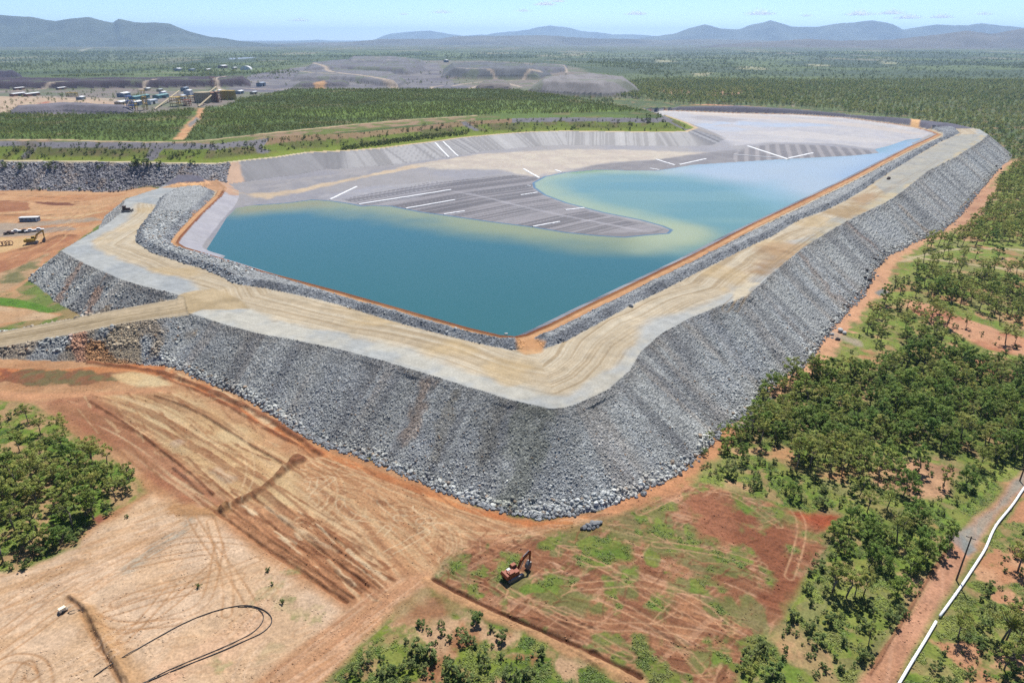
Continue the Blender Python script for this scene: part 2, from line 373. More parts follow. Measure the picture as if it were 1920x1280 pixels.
for t_ in [[(440,950),(470,900),(470,860),(455,830)],[(580,870),(620,890),(630,930),(600,965),(560,975)],[(590,862),(640,900),(640,950),(590,985)],[(830,1050),(850,1030),(845,1000),(820,985)],[(835,1060),(862,1030),(850,990)],[(600,860),(700,900),(850,960),(980,1000)],[(640,880),(800,960),(900,1010)],
           [(690,920),(760,980),(800,1030)],[(870,1020),(1000,1005),(1150,975),(1300,905),(1420,925)],[(880,1035),(1010,1030),(1150,1000),(1290,920),(1350,915)],[(830,1075),(900,1040),(1000,1035),(1100,1060),(1200,1120)]]:
    track(t_, A(222, 190, 150), 2.3, .7, .5)
def scribble(pts, n, ang, spread, ln, cols, wd=(.35, .9), alpha=.6, bend=.02, dz=.0, seed=1, gauge=None):
    r_ = np.random.default_rng(seed); P = GP(pts); k = 0; lo, hi = P.min(0), P.max(0)
    while k < n:
        c = r_.uniform(lo, hi)
        if not inside(c[:1], c[1:], P)[0]: continue
        k += 1; a = ang + r_.normal() * spread; L = ln * r_.uniform(.4, 1.4); cv = r_.normal() * bend
        t = np.linspace(-L / 2, L / 2, 7); q = c + np.stack([np.cos(a + cv * t) * t, np.sin(a + cv * t) * t], 1)
        w_ = r_.uniform(*wd); col = cols[int(r_.integers(0, len(cols)))]; al = alpha * r_.uniform(.5, 1.1)
        b0, b1 = q.min(0) - 3, q.max(0) + 3
        i0, i1 = np.searchsorted(ys, [b0[1], b1[1]]); J = (np.arange(i0, i1)[:, None] * NX + np.arange(NX)).ravel()
        J = J[(x[J] > b0[0]) & (x[J] < b1[0])]
        if not len(J): continue
        J = J[inside(x[J], y[J], P)]
        if not len(J): continue
        d, s, _ = near(x[J], y[J], q); d = d + (vn(x[J] / 1.7, y[J] / 1.7) - .5) * w_
        if gauge: d = np.abs(d - gauge / 2)
        w = sm(w_, w_ * .25, d) * al * sm(.25, .45, vn(s / 5 + k, s * 0 + k))
        mixc(J, w, col)
        if dz: z[J] += dz * w
FL = [(180,735),(330,735),(570,870),(700,960),(810,1060),(650,1130),(400,960),(280,890),(90,765)]
dk, md, lt, ltt = A(142, 92, 62), A(160, 110, 76), A(216, 180, 138), A(230, 204, 166)
scribble(FL, 90, -.66, .08, 34, [dk, md, md, lt], (.3, .75), .75, .004, .12, 1)
scribble([(285,678),(460,760),(560,830),(850,935),(1000,990),(840,1060),(700,960),(480,810),(330,735)], 70, -.62, .22, 24, [md, dk, lt, lt], (.3, .7), .6, .012, .08, 2)
scribble([(400,955),(440,940),(560,955),(740,1065),(720,1125),(650,1130),(500,1040)], 60, -.68, .07, 22, [dk, dk, md, ltt], (.3, .8), .8, .003, .18, 3)
scribble([(560,870),(640,880),(840,980),(830,1060),(700,1030),(580,940)], 40, -.5, .8, 16, [ltt, lt, md], (.3, .5), .55, .05, .05, 4, 2.2)
scribble([(-80,1090),(150,1025),(285,930),(400,965),(640,1135),(470,1280),(-100,1320)], 60, .6, .45, 22, [A(198,152,112), A(210,166,128), A(236,204,172)], (.3, .6), .4, .02, .05, 5, 2.2)
scribble([(-80,1090),(150,1025),(285,930),(350,985),(130,1140),(-60,1270)], 60, .62, .1, 30, [A(204,160,122), A(234,202,170)], (.4, 1.1), .4, .005, .06, 6)
scribble([(840,1040),(900,990),(1000,990),(1190,935),(1330,880),(1300,930),(1000,1045),(860,1085)], 90, .15, .35, 18, [A(150,96,66), A(214,166,128), A(222,176,138)], (.3, .6), .6, .02, .05, 7)
scribble([(740,1085),(815,1080),(815,1095),(700,1190),(590,1290),(455,1300),(640,1150)], 40, .85, .06, 40, [A(188,138,104), A(226,184,150)], (.3, .6), .55, .004, .0, 8)
# ---- red cleared paddock with grass
PAD = [(815,1090),(835,1050),(900,1012),(1000,1008),(1120,985),(1200,948),(1290,895),(1400,925),(1480,950),(1580,962),(1560,1005),(1535,1060),(1510,1110),(1470,1165),(1410,1250),(1380,1290),(1190,1290),(1040,1205),(900,1140)]
zone(PAD, A(158, 108, 78), A(176, 124, 90), 1.5, 3)
streaks(PAD, -.45, A(132, 86, 62), A(208, 162, 130), .75, 14, .75, thr=.5, dz=.35)
streaks(PAD, .75, A(140, 92, 66), A(204, 156, 124), .7, 12, .5, thr=.56, dz=.3)
grass = A(98, 126, 54); grass2 = A(126, 140, 76)
zone(PAD, A(112, 128, 66), A(130, 130, 84), 3, 3, ns=7, patch=.53, alpha=.75)
scribble(PAD, 330, -.45, .3, 9, [A(124, 76, 52), A(146, 92, 66), A(196, 146, 112), A(186, 132, 98), A(208, 162, 130)], (.25, .6), .75, .03, .22, 11)
scribble(PAD, 200, .75, .35, 8, [A(130, 82, 58), A(134, 86, 60), A(200, 152, 118)], (.25, .5), .7, .04, .2, 12)
zone(PAD, A(104, 132, 62), A(122, 138, 74), 2, 2.5, ns=5, patch=.6, alpha=.8)
zone([(1230,1032),(1270,1022),(1275,1034),(1240,1046)], grass, grass2, 1.5, 2.5, alpha=.8)
zone([(1090,1040),(1170,1020),(1200,1050),(1130,1060)], grass, grass2, 2, 3, alpha=.8)
zone([(1480,960),(1580,965),(1560,990),(1530,990)], A(166, 84, 54), None, 1.5, 2)
zone([(1300,930),(1420,940),(1530,1000),(1520,1080),(1470,1150),(1380,1120),(1300,1060)], A(146, 90, 64), A(166, 108, 80), 4, 5, patch=.46)
for t_ in [[(1480,1080),(1500,1020),(1505,980),(1490,955)],[(1200,960),(1300,910),(1390,930),(1460,985)],[(1130,1120),(1250,1180),(1330,1270)],[(1000,1130),(1120,1180),(1200,1170),(1330,1190)],[(1050,1030),(1150,1070),(1270,1150)],[(940,1100),(1050,1160),(1180,1230)],[(1370,1180),(1300,1120),(1220,1090),(1080,1100)],[(1230,1020),(1330,1030),(1430,1060)]]:
    track(t_, A(206, 160, 124), 2.2, .7, .6)
# bottom: the green slope with shrubs, the long berm
zone([(600,1300),(690,1195),(780,1115),(815,1100),(900,1150),(1040,1210),(1190,1295)], A(96, 122, 52), A(124, 138, 66), 2, 3)
zone([(600,1300),(690,1195),(780,1115),(815,1100),(900,1150),(1040,1210),(1190,1295)], A(166, 116, 82), A(204, 166, 130), 3, 3, ns=7, patch=.56)
zone([(810,1105),(880,1125),(860,1160),(800,1180),(770,1150)], A(160, 112, 80), A(140, 122, 76), 2, 3, ns=5, alpha=.8)
stroke([(800,1090),(900,1142),(1040,1202),(1120,1238),(1195,1275)], 3.2, A(206, 156, 114), .95, .3)
stroke([(812,1086),(905,1134),(1045,1194),(1128,1230),(1200,1268)], 1.2, A(110, 66, 44), .95, -.7)
# ---- left wood floor
zone([(-80,748),(60,757),(100,785),(150,825),(215,860),(270,905),(275,925),(200,968),(165,992),(140,1025),(60,1060),(-80,1085)], A(98, 128, 52), A(122, 142, 66), 1.2, 1.6)
zone([(-80,748),(60,757),(100,785),(150,825),(215,860),(270,905),(275,925),(200,968),(165,992),(140,1025),(60,1060),(-80,1085)], A(196, 152, 116), None, 1.2, 2, ns=6, patch=.62, alpha=.8)
zone([(165,975),(190,962),(205,972),(185,985)], A(160, 96, 76), None, .8, 1)
# ---- right bush country: grass, bare earth, creek
RB = [(1290,900),(1340,850),(1420,770),(1500,690),(1545,640),(1600,575),(1650,500),(1740,450),(1800,410),(1850,350),(1900,300),(2300,300),(2500,1300),(1380,1300),(1410,1250),(1470,1165),(1535,1060),(1560,1005),(1580,962),(1480,950),(1400,925)]
zone(RB, A(116, 138, 66), A(138, 150, 82), 1.5, 3, ns=14)
zone(RB, A(208, 162, 124), A(194, 138, 102), 3, 3, ns=11, patch=.615, alpha=.85)
zone(RB, A(150, 140, 92), None, 3, 3, ns=5, patch=.55, alpha=.5)
zone([(1420,745),(1480,700),(1640,690),(1800,650),(1960,690),(1960,850),(1880,870),(1700,830),(1500,830),(1380,840)], A(82, 104, 44), A(100, 112, 58), 3, 4)
zone([(1600,960),(1700,900),(1760,920),(1790,960),(1700,1000),(1620,1010)], grass, grass2, 3, 3, alpha=.6)
zone([(1640,905),(1700,860),(1760,850),(1800,880),(1790,930),(1720,930)], A(206, 160, 124), A(170, 130, 100), 2, 4, ns=8, patch=.42)
zone([(1690,560),(1760,575),(1830,605),(1940,640),(1960,672),(1850,655),(1790,625),(1720,592)], A(212, 158, 124), A(188, 124, 94), 1.6, 3)
zone([(1700,640),(1790,650),(1960,720),(1960,740),(1800,690)], A(206, 150, 116), None, 2, 4, patch=.5, ns=10)
stroke([(1690,490),(1760,470),(1850,465),(1960,470)], 4, A(206, 186, 148), .8)
stroke([(1675,478),(1750,486),(1830,497),(1960,512)], 4, A(210, 186, 148), .8)
# bench track along the right toe
stroke([(1150,952),(1250,912),(1310,868),(1345,835),(1378,800)], 6, A(204, 144, 104), .95)
zone([(1380,790),(1425,755),(1450,735),(1445,760),(1400,800),(1380,810)], A(146, 142, 132), A(176, 150, 120), 1.5, 1.5)
stroke([(1450,735),(1500,700),(1540,665),(1570,615),(1610,570),(1640,530),(1665,490),(1700,465),(1745,447),(1795,420),(1830,375),(1860,328),(1890,305),(1930,296)], 9, A(214, 162, 126), .95, soft=4)
stroke([(1545,640),(1580,600),(1620,555),(1650,520)], 12, A(218, 164, 128), .95, soft=4)
stroke([(1560,625),(1600,640)], 7, A(190, 170, 150), .8)
stroke([(1640,525),(1668,532),(1655,545)], 7, A(216, 164, 128), .9)
zone([(1640,548),(1655,542),(1668,548),(1650,556)], A(140, 142, 138), None, 1, 1)
zone([(1790,420),(1830,365),(1880,335),(1865,370),(1825,425),(1800,435)], A(206, 158, 126), A(190, 140, 112), 4, 4)
# gravel road and the verge by the pipe
ROAD = [(1590,1300),(1630,1256),(1676,1189),(1713,1129),(1750,1068),(1784,1018),(1817,981),(1864,941),(1911,887),(1960,820),(1960,870),(1920,918),(1870,972),(1840,1015),(1808,1065),(1765,1130),(1738,1182),(1700,1240),(1668,1300)]
zone(ROAD, A(208, 154, 124), A(200, 146, 114), 1.2, .8)
zone([(1790,1000),(1820,985),(1870,945),(1960,830),(1960,850),(1905,925),(1860,975),(1825,1030),(1812,1036)], A(158, 154, 142), A(176, 160, 140), 1.0, 1.0)
zone([(1776,1004),(1800,1000),(1830,1030),(1815,1040)], A(150, 152, 146), None, .8, 1)
streaks(ROAD, 1.02, A(188, 134, 106), A(222, 172, 142), .9, 60, .55)
stroke([(1632,1262),(1700,1150),(1752,1066),(1785,1018)], .8, A(150, 96, 70), .7, .3)
zone([(1700,1250),(1760,1150),(1830,1060),(1900,960),(1960,900),(2300,900),(2200,1320),(1680,1320)], A(104, 130, 56), A(136, 146, 80), 1.0, 2, ns=8)
zone([(1700,1250),(1760,1150),(1830,1060),(1900,960),(1960,900),(2300,900),(2200,1320),(1680,1320)], A(210, 160, 124), A(196, 140, 104), 1.0, 2, ns=7, patch=.56)

# ---- left pit floor
PITZ = [0]
zone([(-200,356),(0,356),(200,358),(300,352),(380,338),(420,352),(235,372),(225,398),(115,470),(30,545),(30,575),(110,590),(0,612),(-200,620)], A(208, 162, 122), A(196, 142, 102), 1, 3, ns=18)
zone([(-200,378),(0,377),(52,379),(58,394),(0,398),(-200,402)], A(168, 112, 82), A(176, 122, 90), .8, 1.5)
zone([(60,380),(90,384),(135,386),(150,382),(100,379)], A(132, 84, 66), None, .8, 1.5)
stroke([(0,364),(90,370),(160,372),(210,366)], 1.6, A(120, 86, 66), .7, brk=.3)
stroke([(0,376),(60,378),(120,381),(160,377)], 1.4, A(140, 92, 70), .8, .5)
stroke([(0,400),(40,398),(110,392),(180,386)], 2.2, A(224, 186, 140), .8)
stroke([(-60,402),(60,404),(130,402),(175,396)], 2.4, A(140, 110, 80), .8, .6, brk=.35)
stroke([(70,408),(130,408),(200,395)], 4, A(220, 190, 146), .7)
zone([(-60,420),(40,418),(110,412),(170,408),(200,412),(120,420),(0,432),(-60,434)], A(176, 164, 146), None, 1.5, 2, alpha=.8)
zone([(-60,433),(60,430),(130,424),(140,430),(60,442),(-60,446)], A(160, 154, 144), None, 1.5, 2, alpha=.8)
zone([(-60,444),(60,446),(95,440),(60,460),(0,475),(-60,478)], A(216, 178, 130), None, 2, 2)
stroke([(40,468),(80,458),(105,443),(140,442)], 3.4, A(140, 98, 74), .9, 1.0)
zone([(-60,480),(60,470),(120,445),(150,440),(100,480),(30,520),(-60,560)], A(196, 140, 102), A(178, 120, 88), 3, 4)
for o_ in range(7):
    stroke([(150 + 4 * o_, 424 - 8 * o_), (90 + 2 * o_, 470 - 9 * o_), (-20, 530 - 14 * o_)], 1.0, A(164, 112, 80) if o_ % 2 else A(224, 182, 138), .5, brk=.3)
for o_ in range(8):
    stroke([(236 - 8 * o_, 372 + 6 * o_), (200 - 10 * o_, 385 + 6 * o_), (150 - 12 * o_, 405 + 6 * o_)], .9, A(176, 128, 90) if o_ % 2 else A(228, 188, 140), .6, brk=.25)
zone([(0,512),(40,498),(95,472),(70,500),(40,530),(10,545),(0,560)], A(196, 160, 124), A(128, 124, 84), 1, 2.5, ns=6)
zone([(-40,555),(30,545),(45,560),(30,575),(-40,572)], A(128, 128, 76), A(190, 150, 110), 1, 2, ns=5)
zone([(-60,552),(40,562),(80,572),(105,582),(90,588),(50,578),(-60,566)], A(92, 132, 50), A(104, 140, 60), .5, .8)
zone([(-60,570),(50,580),(110,592),(95,598),(-60,612)], A(210, 178, 142), A(198, 158, 120), .6, 1)

# ---- plain behind: clearings and tracks
for c_ in [[(1325,178),(1360,167),(1410,168),(1400,176),(1350,184)],[(1230,172),(1270,168),(1300,176),(1270,182)]]:
    zone(c_, A(222, 184, 150), A(200, 150, 120), 10, 12, 30, zs=2)
zone([(1290,198),(1330,196),(1420,200),(1560,211),(1480,205),(1380,199)], A(214, 160, 126), None, 3, 5, zs=3)
stroke([(1486,200),(1487,192)], 5, A(206, 186, 160), .9, zs=2)
for c_ in [[(1380,122),(1440,124),(1440,130),(1390,130)],[(1520,118),(1560,119),(1550,123),(1525,122)],[(1650,112),(1690,114),(1680,120),(1655,118)],[(1300,140),(1330,138),(1330,142),(1300,146)],[(1230,112),(1260,112),(1265,116),(1235,117)]]:
    zone(c_, A(196, 186, 146), A(160, 164, 116), 20, 40, 120, zs=3, patch=.4, ns=60)

# tussocks and bare scrapes in the grass
for GZN, sd_ in ((RB, 21), ([(600,1300),(690,1195),(780,1115),(815,1100),(900,1150),(1040,1210),(1190,1295)], 22), ([(-80,748),(60,757),(100,785),(215,860),(270,905),(200,968),(140,1025),(-80,1085)], 23), ([(1700,1250),(1760,1150),(1830,1060),(1900,960),(2200,900),(2200,1320)], 24)):
    P_ = GP(GZN); J = box_sel(P_, 1); J = J[(y[J] < 420) & (reg[J] == 0)]; J = J[inside(x[J], y[J], P_)]
    gw_ = np.clip((COL[J, 1] / COL[J, 0] - 1) * 3, 0, 1)
    mixc(J, sm(.55, .72, fbm(x[J], y[J], 3, 2.0, sd_)) * .55 * gw_, A(70, 92, 42)); mixc(J, sm(.56, .7, fbm(x[J], y[J], 3, 3.1, sd_ + 3)) * .5 * gw_, A(160, 158, 100)); mixc(J, sm(.6, .72, fbm(x[J], y[J], 4, 5, sd_ + 5)) * .6 * gw_, A(190, 146, 110))
# ---- mine site behind the grassed bench
rock = A(136, 134, 140); rockd = A(96, 92, 106)
zone([(-400,212),(0,212),(250,214),(420,196),(520,172),(900,172),(1000,172),(1190,176),(1120,140),(1070,124),(900,112),(640,112),(560,122),(480,140),(440,150),(300,160),(0,165),(-400,168)], A(150, 138, 130), A(126, 132, 104), 20, 30, 90, zs=12, ns=80)
zone([(430,150),(560,124),(640,114),(820,118),(850,150),(1000,172),(500,172),(440,172)], A(146, 142, 142), A(122, 118, 126), 15, 25, 80, zs=12, ns=60)
zone([(-400,150),(0,148),(140,156),(300,152),(460,152),(460,160),(300,163),(140,166),(0,168),(-400,170)], A(70, 60, 74), A(88, 74, 82), 8, 12, 40, zs=12)
zone([(-400,138),(0,141),(40,143),(0,146),(-400,148)], A(72, 66, 84), None, 8, 10, zs=12)
zone([(560,158),(640,155),(650,159),(560,163)], A(96, 88, 104), None, 6, 10, zs=12)
MC = [A(166,160,158), A(130,132,136), A(156,146,140), A(134,132,136), A(150,147,150), A(142,140,146), A(146,144,148), A(92,80,90), A(86,78,96), A(122,116,122), A(150,146,148)]
for k, c_ in zip(MOUNDS, MC):
    J = np.nonzero(reg == k)[0]; c_ = c_ * .84; COL[J] = c_; f = fbm(x[J], y[J], 3, 30, k)
    mixc(J, sm(.45, .65, f) * .5, c_ * .74); mixc(J, sm(.5, .35, vn(x[J] / 14, y[J] / 90)) * .5, c_ * 1.25)
    mixc(J, (fbm(x[J], y[J], 2, 60, 2) > .62) * .5, A(120, 132, 96))
for c_, w_ in [([(-50,190),(40,186),(140,188),(200,190),(230,198)],24),([(-40,200),(60,198),(110,194)],18),([(580,126),(605,132),(620,142),(640,144),(700,152),(745,163)],16),([(560,140),(600,145),(660,146)],12),([(620,131),(700,131),(760,131)],10),([(640,124),(700,126),(745,125)],9),([(700,119),(760,120)],8),
              ([(820,142),(880,143),(930,145),(950,152),(975,158)],10),([(975,158),(930,148),(880,152),(850,157)],10),([(870,166),(890,158),(920,154)],14),([(985,126),(1030,126),(1060,129),(1063,136)],9),([(950,148),(985,146),(1015,142)],9),([(1000,152),(1050,150),(1110,146)],14),([(560,166),(500,168),(460,166)],14),([(300,162),(260,170)],10),([(830,157),(800,160),(840,168)],10),
              ([(420,172),(400,160),(440,154),(500,156)],10),([(170,138),(240,140),(300,136)],9),([(380,130),(430,131),(470,128)],12),([(300,133),(340,136),(400,138)],10),([(0,176),(120,168)],10)]:
    stroke(c_, w_, A(206, 186, 164), .9, zs=10, smooth=2)
zone([(-200,178),(60,182),(180,186),(240,196),(230,203),(150,207),(100,204),(40,208),(-200,208)], A(216, 192, 162), A(204, 174, 148), 8, 12, 40, zs=15)
zone([(30,208),(120,202),(240,200),(250,212),(30,213)], A(138, 132, 138), None, 6, 10, zs=15)
zone([(60,196),(90,190),(96,200),(70,203)], A(186, 118, 96), None, 6, 10, zs=15)
zone([(590,160),(610,157),(610,166),(590,166)], A(206, 160, 116), None, 5, 10, zs=12)
zone([(210,92),(206,106),(200,112),(214,112),(212,100)], A(150, 160, 120), None, 30, 30, 100, zs=5, alpha=.7)
zone([(150,96),(172,92),(168,95),(150,99)], A(190, 186, 160), None, 30, 30, 100, zs=5, alpha=.7)
zone([(430,110),(480,108),(475,111),(430,113)], A(170, 186, 206), None, 20, 20, 100, zs=5, alpha=.9)

# ---- the plateau of regrowth above the bench
J = np.nonzero((reg == 0) & (z > 34) & (y < 1400))[0]
f = fbm(x[J], y[J] * 2.2, 4, 110, 4)
COL[J] = A(84, 102, 58); mixc(J, sm(.46, .64, f) * .55, A(112, 136, 64)); mixc(J, sm(.6, .75, fbm(x[J], y[J], 3, 30)) * .5, A(150, 130, 90))
zone([(560,212),(760,192),(1000,188),(1190,205),(1180,209),(860,215),(640,226)], A(122, 148, 66), A(104, 128, 60), 12, 22, 60, zs=38, alpha=.8)
zone([(325,264),(340,248),(352,232),(368,218),(372,203),(382,203),(382,216),(368,234),(352,254),(345,265)], A(216, 168, 122), A(204, 150, 108), 2, 3, zs=38)
zone([(352,236),(368,222),(374,226),(358,240)], A(150, 146, 140), None, 2, 2, zs=38)
stroke([(1075,176),(1130,190),(1185,203),(1212,210)], 6, A(222, 196, 150), .95, zs=36)
stroke([(1000,168),(1030,170),(1060,174)], 8, A(130, 150, 80), .8, zs=37)
# track along the top of the bench and its grey rock band
TOPT = [(-100,264),(0,262),(100,262),(200,265),(320,267),(380,264),(440,257),(520,248),(600,240),(680,232),(760,225),(840,220),(890,217)]
zone(TOPT + [(890,226),(760,236),(600,253),(440,272),(320,275),(0,275),(-100,275)], A(170, 140, 112), A(110, 122, 68), 2, 3, zs=39, regs=[0])
stroke(TOPT, 5, A(214, 186, 148), .95, zs=39, soft=2)
# ---------------------------------------------------------------- colour of the embankments, liner and basin
full = np.zeros(N)
def scat(v): 
    o = np.zeros(N); o[I] = v; return o
DO, SO, DR2, DH, DW, SR2, SH, ZO, DB = map(scat, (dO, sO, dR2, dH, dW, sR2, sH, zO, dB))
def sel(*r): return np.nonzero(np.isin(reg, r))[0]
# rock
J = sel(1)
base = A(156, 157, 155); COL[J] = base; rf = sm(-.2, .5, (x[J] - 20) * .55 - (y[J] - 180) * .0 ) * (y[J] > 150) * (x[J] > 18)
mixc(J, rf * .75, A(176, 178, 177))
f = fbm(x[J], y[J], 4, 28, 7); mixc(J, sm(.5, .68, f) * .5, A(124, 124, 126)); mixc(J, sm(.5, .3, f) * .5, A(170, 173, 176))
# fans of fine and brown spoil run straight down the face
c1 = vn(SO[J] / 7.0 + 50, DO[J] / 70.0); c2 = vn(SO[J] / 2.4, DO[J] / 26.0)
fine = sm(.5, .72, c1 * .7 + c2 * .3); mixc(J, fine * .8, A(176, 177, 174)); mixc(J, sm(.62, .78, vn(SO[J] / 9 + 77, DO[J] / 50)) * sm(.3, .6, c2) * .28, A(152, 134, 118)); mixc(J, sm(8, 1, DO[J]) * .35, A(150, 148, 144))
mixc(J, sm(.62, .8, vn(SO[J] / 5 + 31, DO[J] / 60)) * .45, A(108, 108, 112))
mixc(J, sm(5, 0, DO[J]) * sm(.4, .6, fbm(x[J], y[J], 3, 8)) * .5, A(124, 118, 112))
for c_, w_ in [([(800,708),(780,760),(760,830)], 8), ([(850,735),(820,800),(800,860)], 5), ([(980,762),(960,830),(930,900)], 6)]:
    pass
def face(pts, zs_, col, wd, a):
    P = np.array([U(p_[0], p_[1], q_) for p_, q_ in zip(pts, zs_)])
    J = box_sel(P, wd + 2); J = J[reg[J] == 1]
    d, s, _ = near(x[J], y[J], P); d += (fbm(x[J], y[J], 3, 3) - .5) * wd
    mixc(J, sm(wd * .6, wd * .2, d) * a, np.array(col))
face([(800,712),(785,760),(770,800)], [19,14,10], A(160,134,112), 6, .5)
face([(850,735),(835,780),(815,830)], [19,14,10], A(144,136,120), 5, .45)
face([(1000,768),(985,850),(965,930)], [19,10,3], A(126,128,116), 12, .6)
face([(940,750),(925,800),(905,860)], [19,14,8], A(124,120,112), 6, .6)
face([(150,496),(110,540),(85,575)], [19,13,9], A(160,128,108), 6, .6)
face([(205,515),(160,560),(120,590)], [19,13,9], A(150,126,110), 3, .6)
face([(185,545),(165,580)], [14,10], A(160,128,108), 5, .7)
face([(1300,598),(1380,650),(1440,700)], [18,10,2], A(168,172,176), 12, .5)
face([(1500,480),(1560,530),(1610,560)], [18,10,2], A(150,128,112), 8, .5)
face([(1690,380),(1740,410),(1770,425)], [18,10,4], A(156,136,118), 7, .5)
face([(1590,420),(1640,460)], [19,8], A(150,130,120), 5, .5)
# ramp flanks are spoil rather than rock
J = np.nonzero((reg == 1) & (scat(dRp) < 26) & (scat(dRp) > 0) & (DO > 3) & (x < -122) & (y < 300))[0]
mixc(J, sm(.35, .55, fbm(x[J], y[J], 3, 12)) * .85, A(156, 140, 120))
zone([(140,640),(170,630),(165,685),(140,690)], A(176, 134, 112), None, 1, 1.5, zs=10, regs=[1])
zone([(165,655),(255,650),(260,678),(165,688)], A(150, 116, 86), A(170, 128, 94), 1, 2, zs=9, regs=[1], patch=.42, ns=5)
zone([(200,640),(265,610),(262,660),(215,655)], A(160, 146, 126), None, 1, 2, zs=12, regs=[1])
# bund
J = sel(3)
COL[J] = A(140, 143, 147); f = fbm(x[J], y[J], 4, 10, 7)
mixc(J, sm(.5, .66, f) * .6, A(112, 114, 120)); mixc(J, sm(.48, .32, f) * .5, A(164, 167, 170))
mixc(J, (ZO[J] > 20.6) * .9, A(92, 89, 102))
mixc(J, sm(-2.6, -5, DB[J]) * .85 * (y[J] < 700), A(166, 168, 168))
zone([(372,382),(392,375),(376,408),(340,440),(328,440),(352,410)], A(190, 148, 118), None, 1, 2, zs=21, regs=[3], patch=.52, ns=5)
# crest haul road: bands follow the outer edge
J = sel(2)
a = -DO[J]
aw = a + (fbm(x[J], y[J], 2, 30) - .5) * 5
s1 = vn(aw / .55, SO[J] / 70) * .5 + vn(aw / 1.9, SO[J] / 130) * .35 + vn(aw / 5, SO[J] / 90) * .15
edge = fbm(x[J], y[J], 4, 18, 2)
COL[J] = A(208, 191, 162); mixc(J, sm(.5, .7, s1) * .75, A(178, 156, 124)); mixc(J, sm(.48, .3, s1) * .8, A(220, 207, 182))
mixc(J, sm(.5, .7, fbm(x[J], y[J], 3, 26, 12)) * .5, A(206, 178, 132))
gw = np.interp(SO[J], [0, 1], [9, 9])
grey = A(192, 194, 190)
mixc(J, sm(4.5, -2.5, a - (5.2 + (edge - .5) * 14)) * .95, grey)
zone([(115,470),(160,495),(230,525),(310,546),(372,543),(360,525),(290,510),(230,490),(180,465),(168,445),(230,385),(300,352),(235,372),(200,420)], grey, A(178, 182, 182), 2.5, 2.5, zs=20, regs=[2])
zone([(240,375),(300,352),(372,352),(340,365),(300,385),(262,380)], A(172, 178, 180), A(186, 188, 186), 1.5, 1.5, zs=20, regs=[2])
zone([(355,588),(420,575),(470,580),(560,612),(640,625),(760,652),(860,690),(960,722),(1060,745),(1055,766),(960,750),(800,700),(640,655),(480,625)], A(190, 192, 188), A(206, 202, 188), 2.5, 3.0, zs=20, regs=[2])
zone([(1060,765),(1140,730),(1190,690),(1215,650),(1290,598),(1345,575),(1400,555),(1380,552),(1290,585),(1215,630),(1150,690),(1090,730)], A(192, 193, 188), A(204, 198, 182), 2.5, 2.5, zs=20, regs=[2])
zone([(1450,512),(1560,432),(1700,360),(1795,298),(1852,255),(1800,252),(1750,290),(1690,335),(1640,372),(1560,410),(1480,470)], A(186, 184, 172), A(206, 190, 156), 2, 3, zs=20, regs=[2])
zone([(1640,345),(1700,302),(1790,255),(1845,250),(1790,290),(1720,335),(1660,365)], A(190, 186, 172), A(178, 178, 172), 2, 3, zs=20, regs=[2], alpha=.9)
zone([(1415,470),(1440,455),(1520,458),(1490,485),(1430,515),(1400,510),(1440,480)], A(174, 142, 108), A(196, 166, 130), 5, 5, zs=20, regs=[2])
zone([(1590,372),(1640,360),(1650,372),(1620,385)], A(190, 160, 126), None, 5, 5, zs=20, regs=[2])
zone([(1540,398),(1600,380),(1630,395),(1590,412)], A(184, 158, 122), None, 5, 5, zs=20, regs=[2])
streak_pts = [[(1380,570),(1420,520),(1500,455),(1620,385),(1760,300)],[(1360,575),(1450,490),(1560,415),(1700,335)],[(1390,560),(1440,505),(1540,435)]]
for t_ in streak_pts: track(t_, A(160, 136, 104), 2.4, .8, .5, zs=20)
zone([(1375,565),(1400,555),(1420,530),(1400,530),(1370,550)], A(220, 206, 178), None, 1, 2, zs=20, regs=[2])
zone([(290,566),(330,556),(352,548),(400,540),(450,560),(470,578),(420,580),(380,580),(352,590),(310,590),(300,580)], A(204, 182, 146), A(186, 164, 128), 1.0, 1.2, zs=20, regs=[2])
# ramp
J = np.nonzero(scat(ramp_m & (dRp < 40)) > 0)[0]
d = scat(dRp)[J]; s = scat(sRp)[J]; d = scat(dRp * np.where(inside(xs, ysb, np.vstack([RAMP_C, RAMP_C[::-1] + [0, 60]])), 1, -1))[J]; s1 = vn(d / .6 + 40, s / 60) * .6 + vn(d / 2.0 + 40, s / 90) * .4; d = np.abs(d)
COL[J] = A(200, 180, 148); mixc(J, sm(.48, .7, s1), A(168, 148, 116)); mixc(J, sm(7, 11, d) * .5, A(176, 164, 142))
# inner road of red earth
J = sel(4)
COL[J] = A(214, 164, 120); mixc(J, sm(1.9, 1.2, DR2[J]), A(136, 78, 48)); mixc(J, sm(4.2, 5, DR2[J]) * .8, A(150, 100, 66))
mixc(J, sm(.5, .7, vn(DR2[J] / .6, SR2[J] / 40)) * .5, A(188, 132, 90))
for pts in [[(985,632),(990,645),(1000,657)],[(975,640),(1010,652)]]:
    pass
zone([(965,640),(1000,633),(1025,645),(1018,660),(985,664),(968,655)], A(216, 172, 128), A(204, 152, 108), .8, .8, zs=20.3, regs=[2, 3, 4])
zone([(1705,228),(1725,228),(1722,243),(1712,243)], A(210, 166, 120), None, 1.5, 1, zs=22, regs=[2, 3, 4])
stroke([(330,346),(365,343),(400,346),(412,352),(420,358),(410,368)], 1.6, A(132, 84, 56), .85, zs=20)
zone([(300,352),(340,345),(400,345),(415,352),(404,360),(380,350),(330,352)], A(214, 172, 130), A(206, 160, 116), 1.5, 2, zs=20)
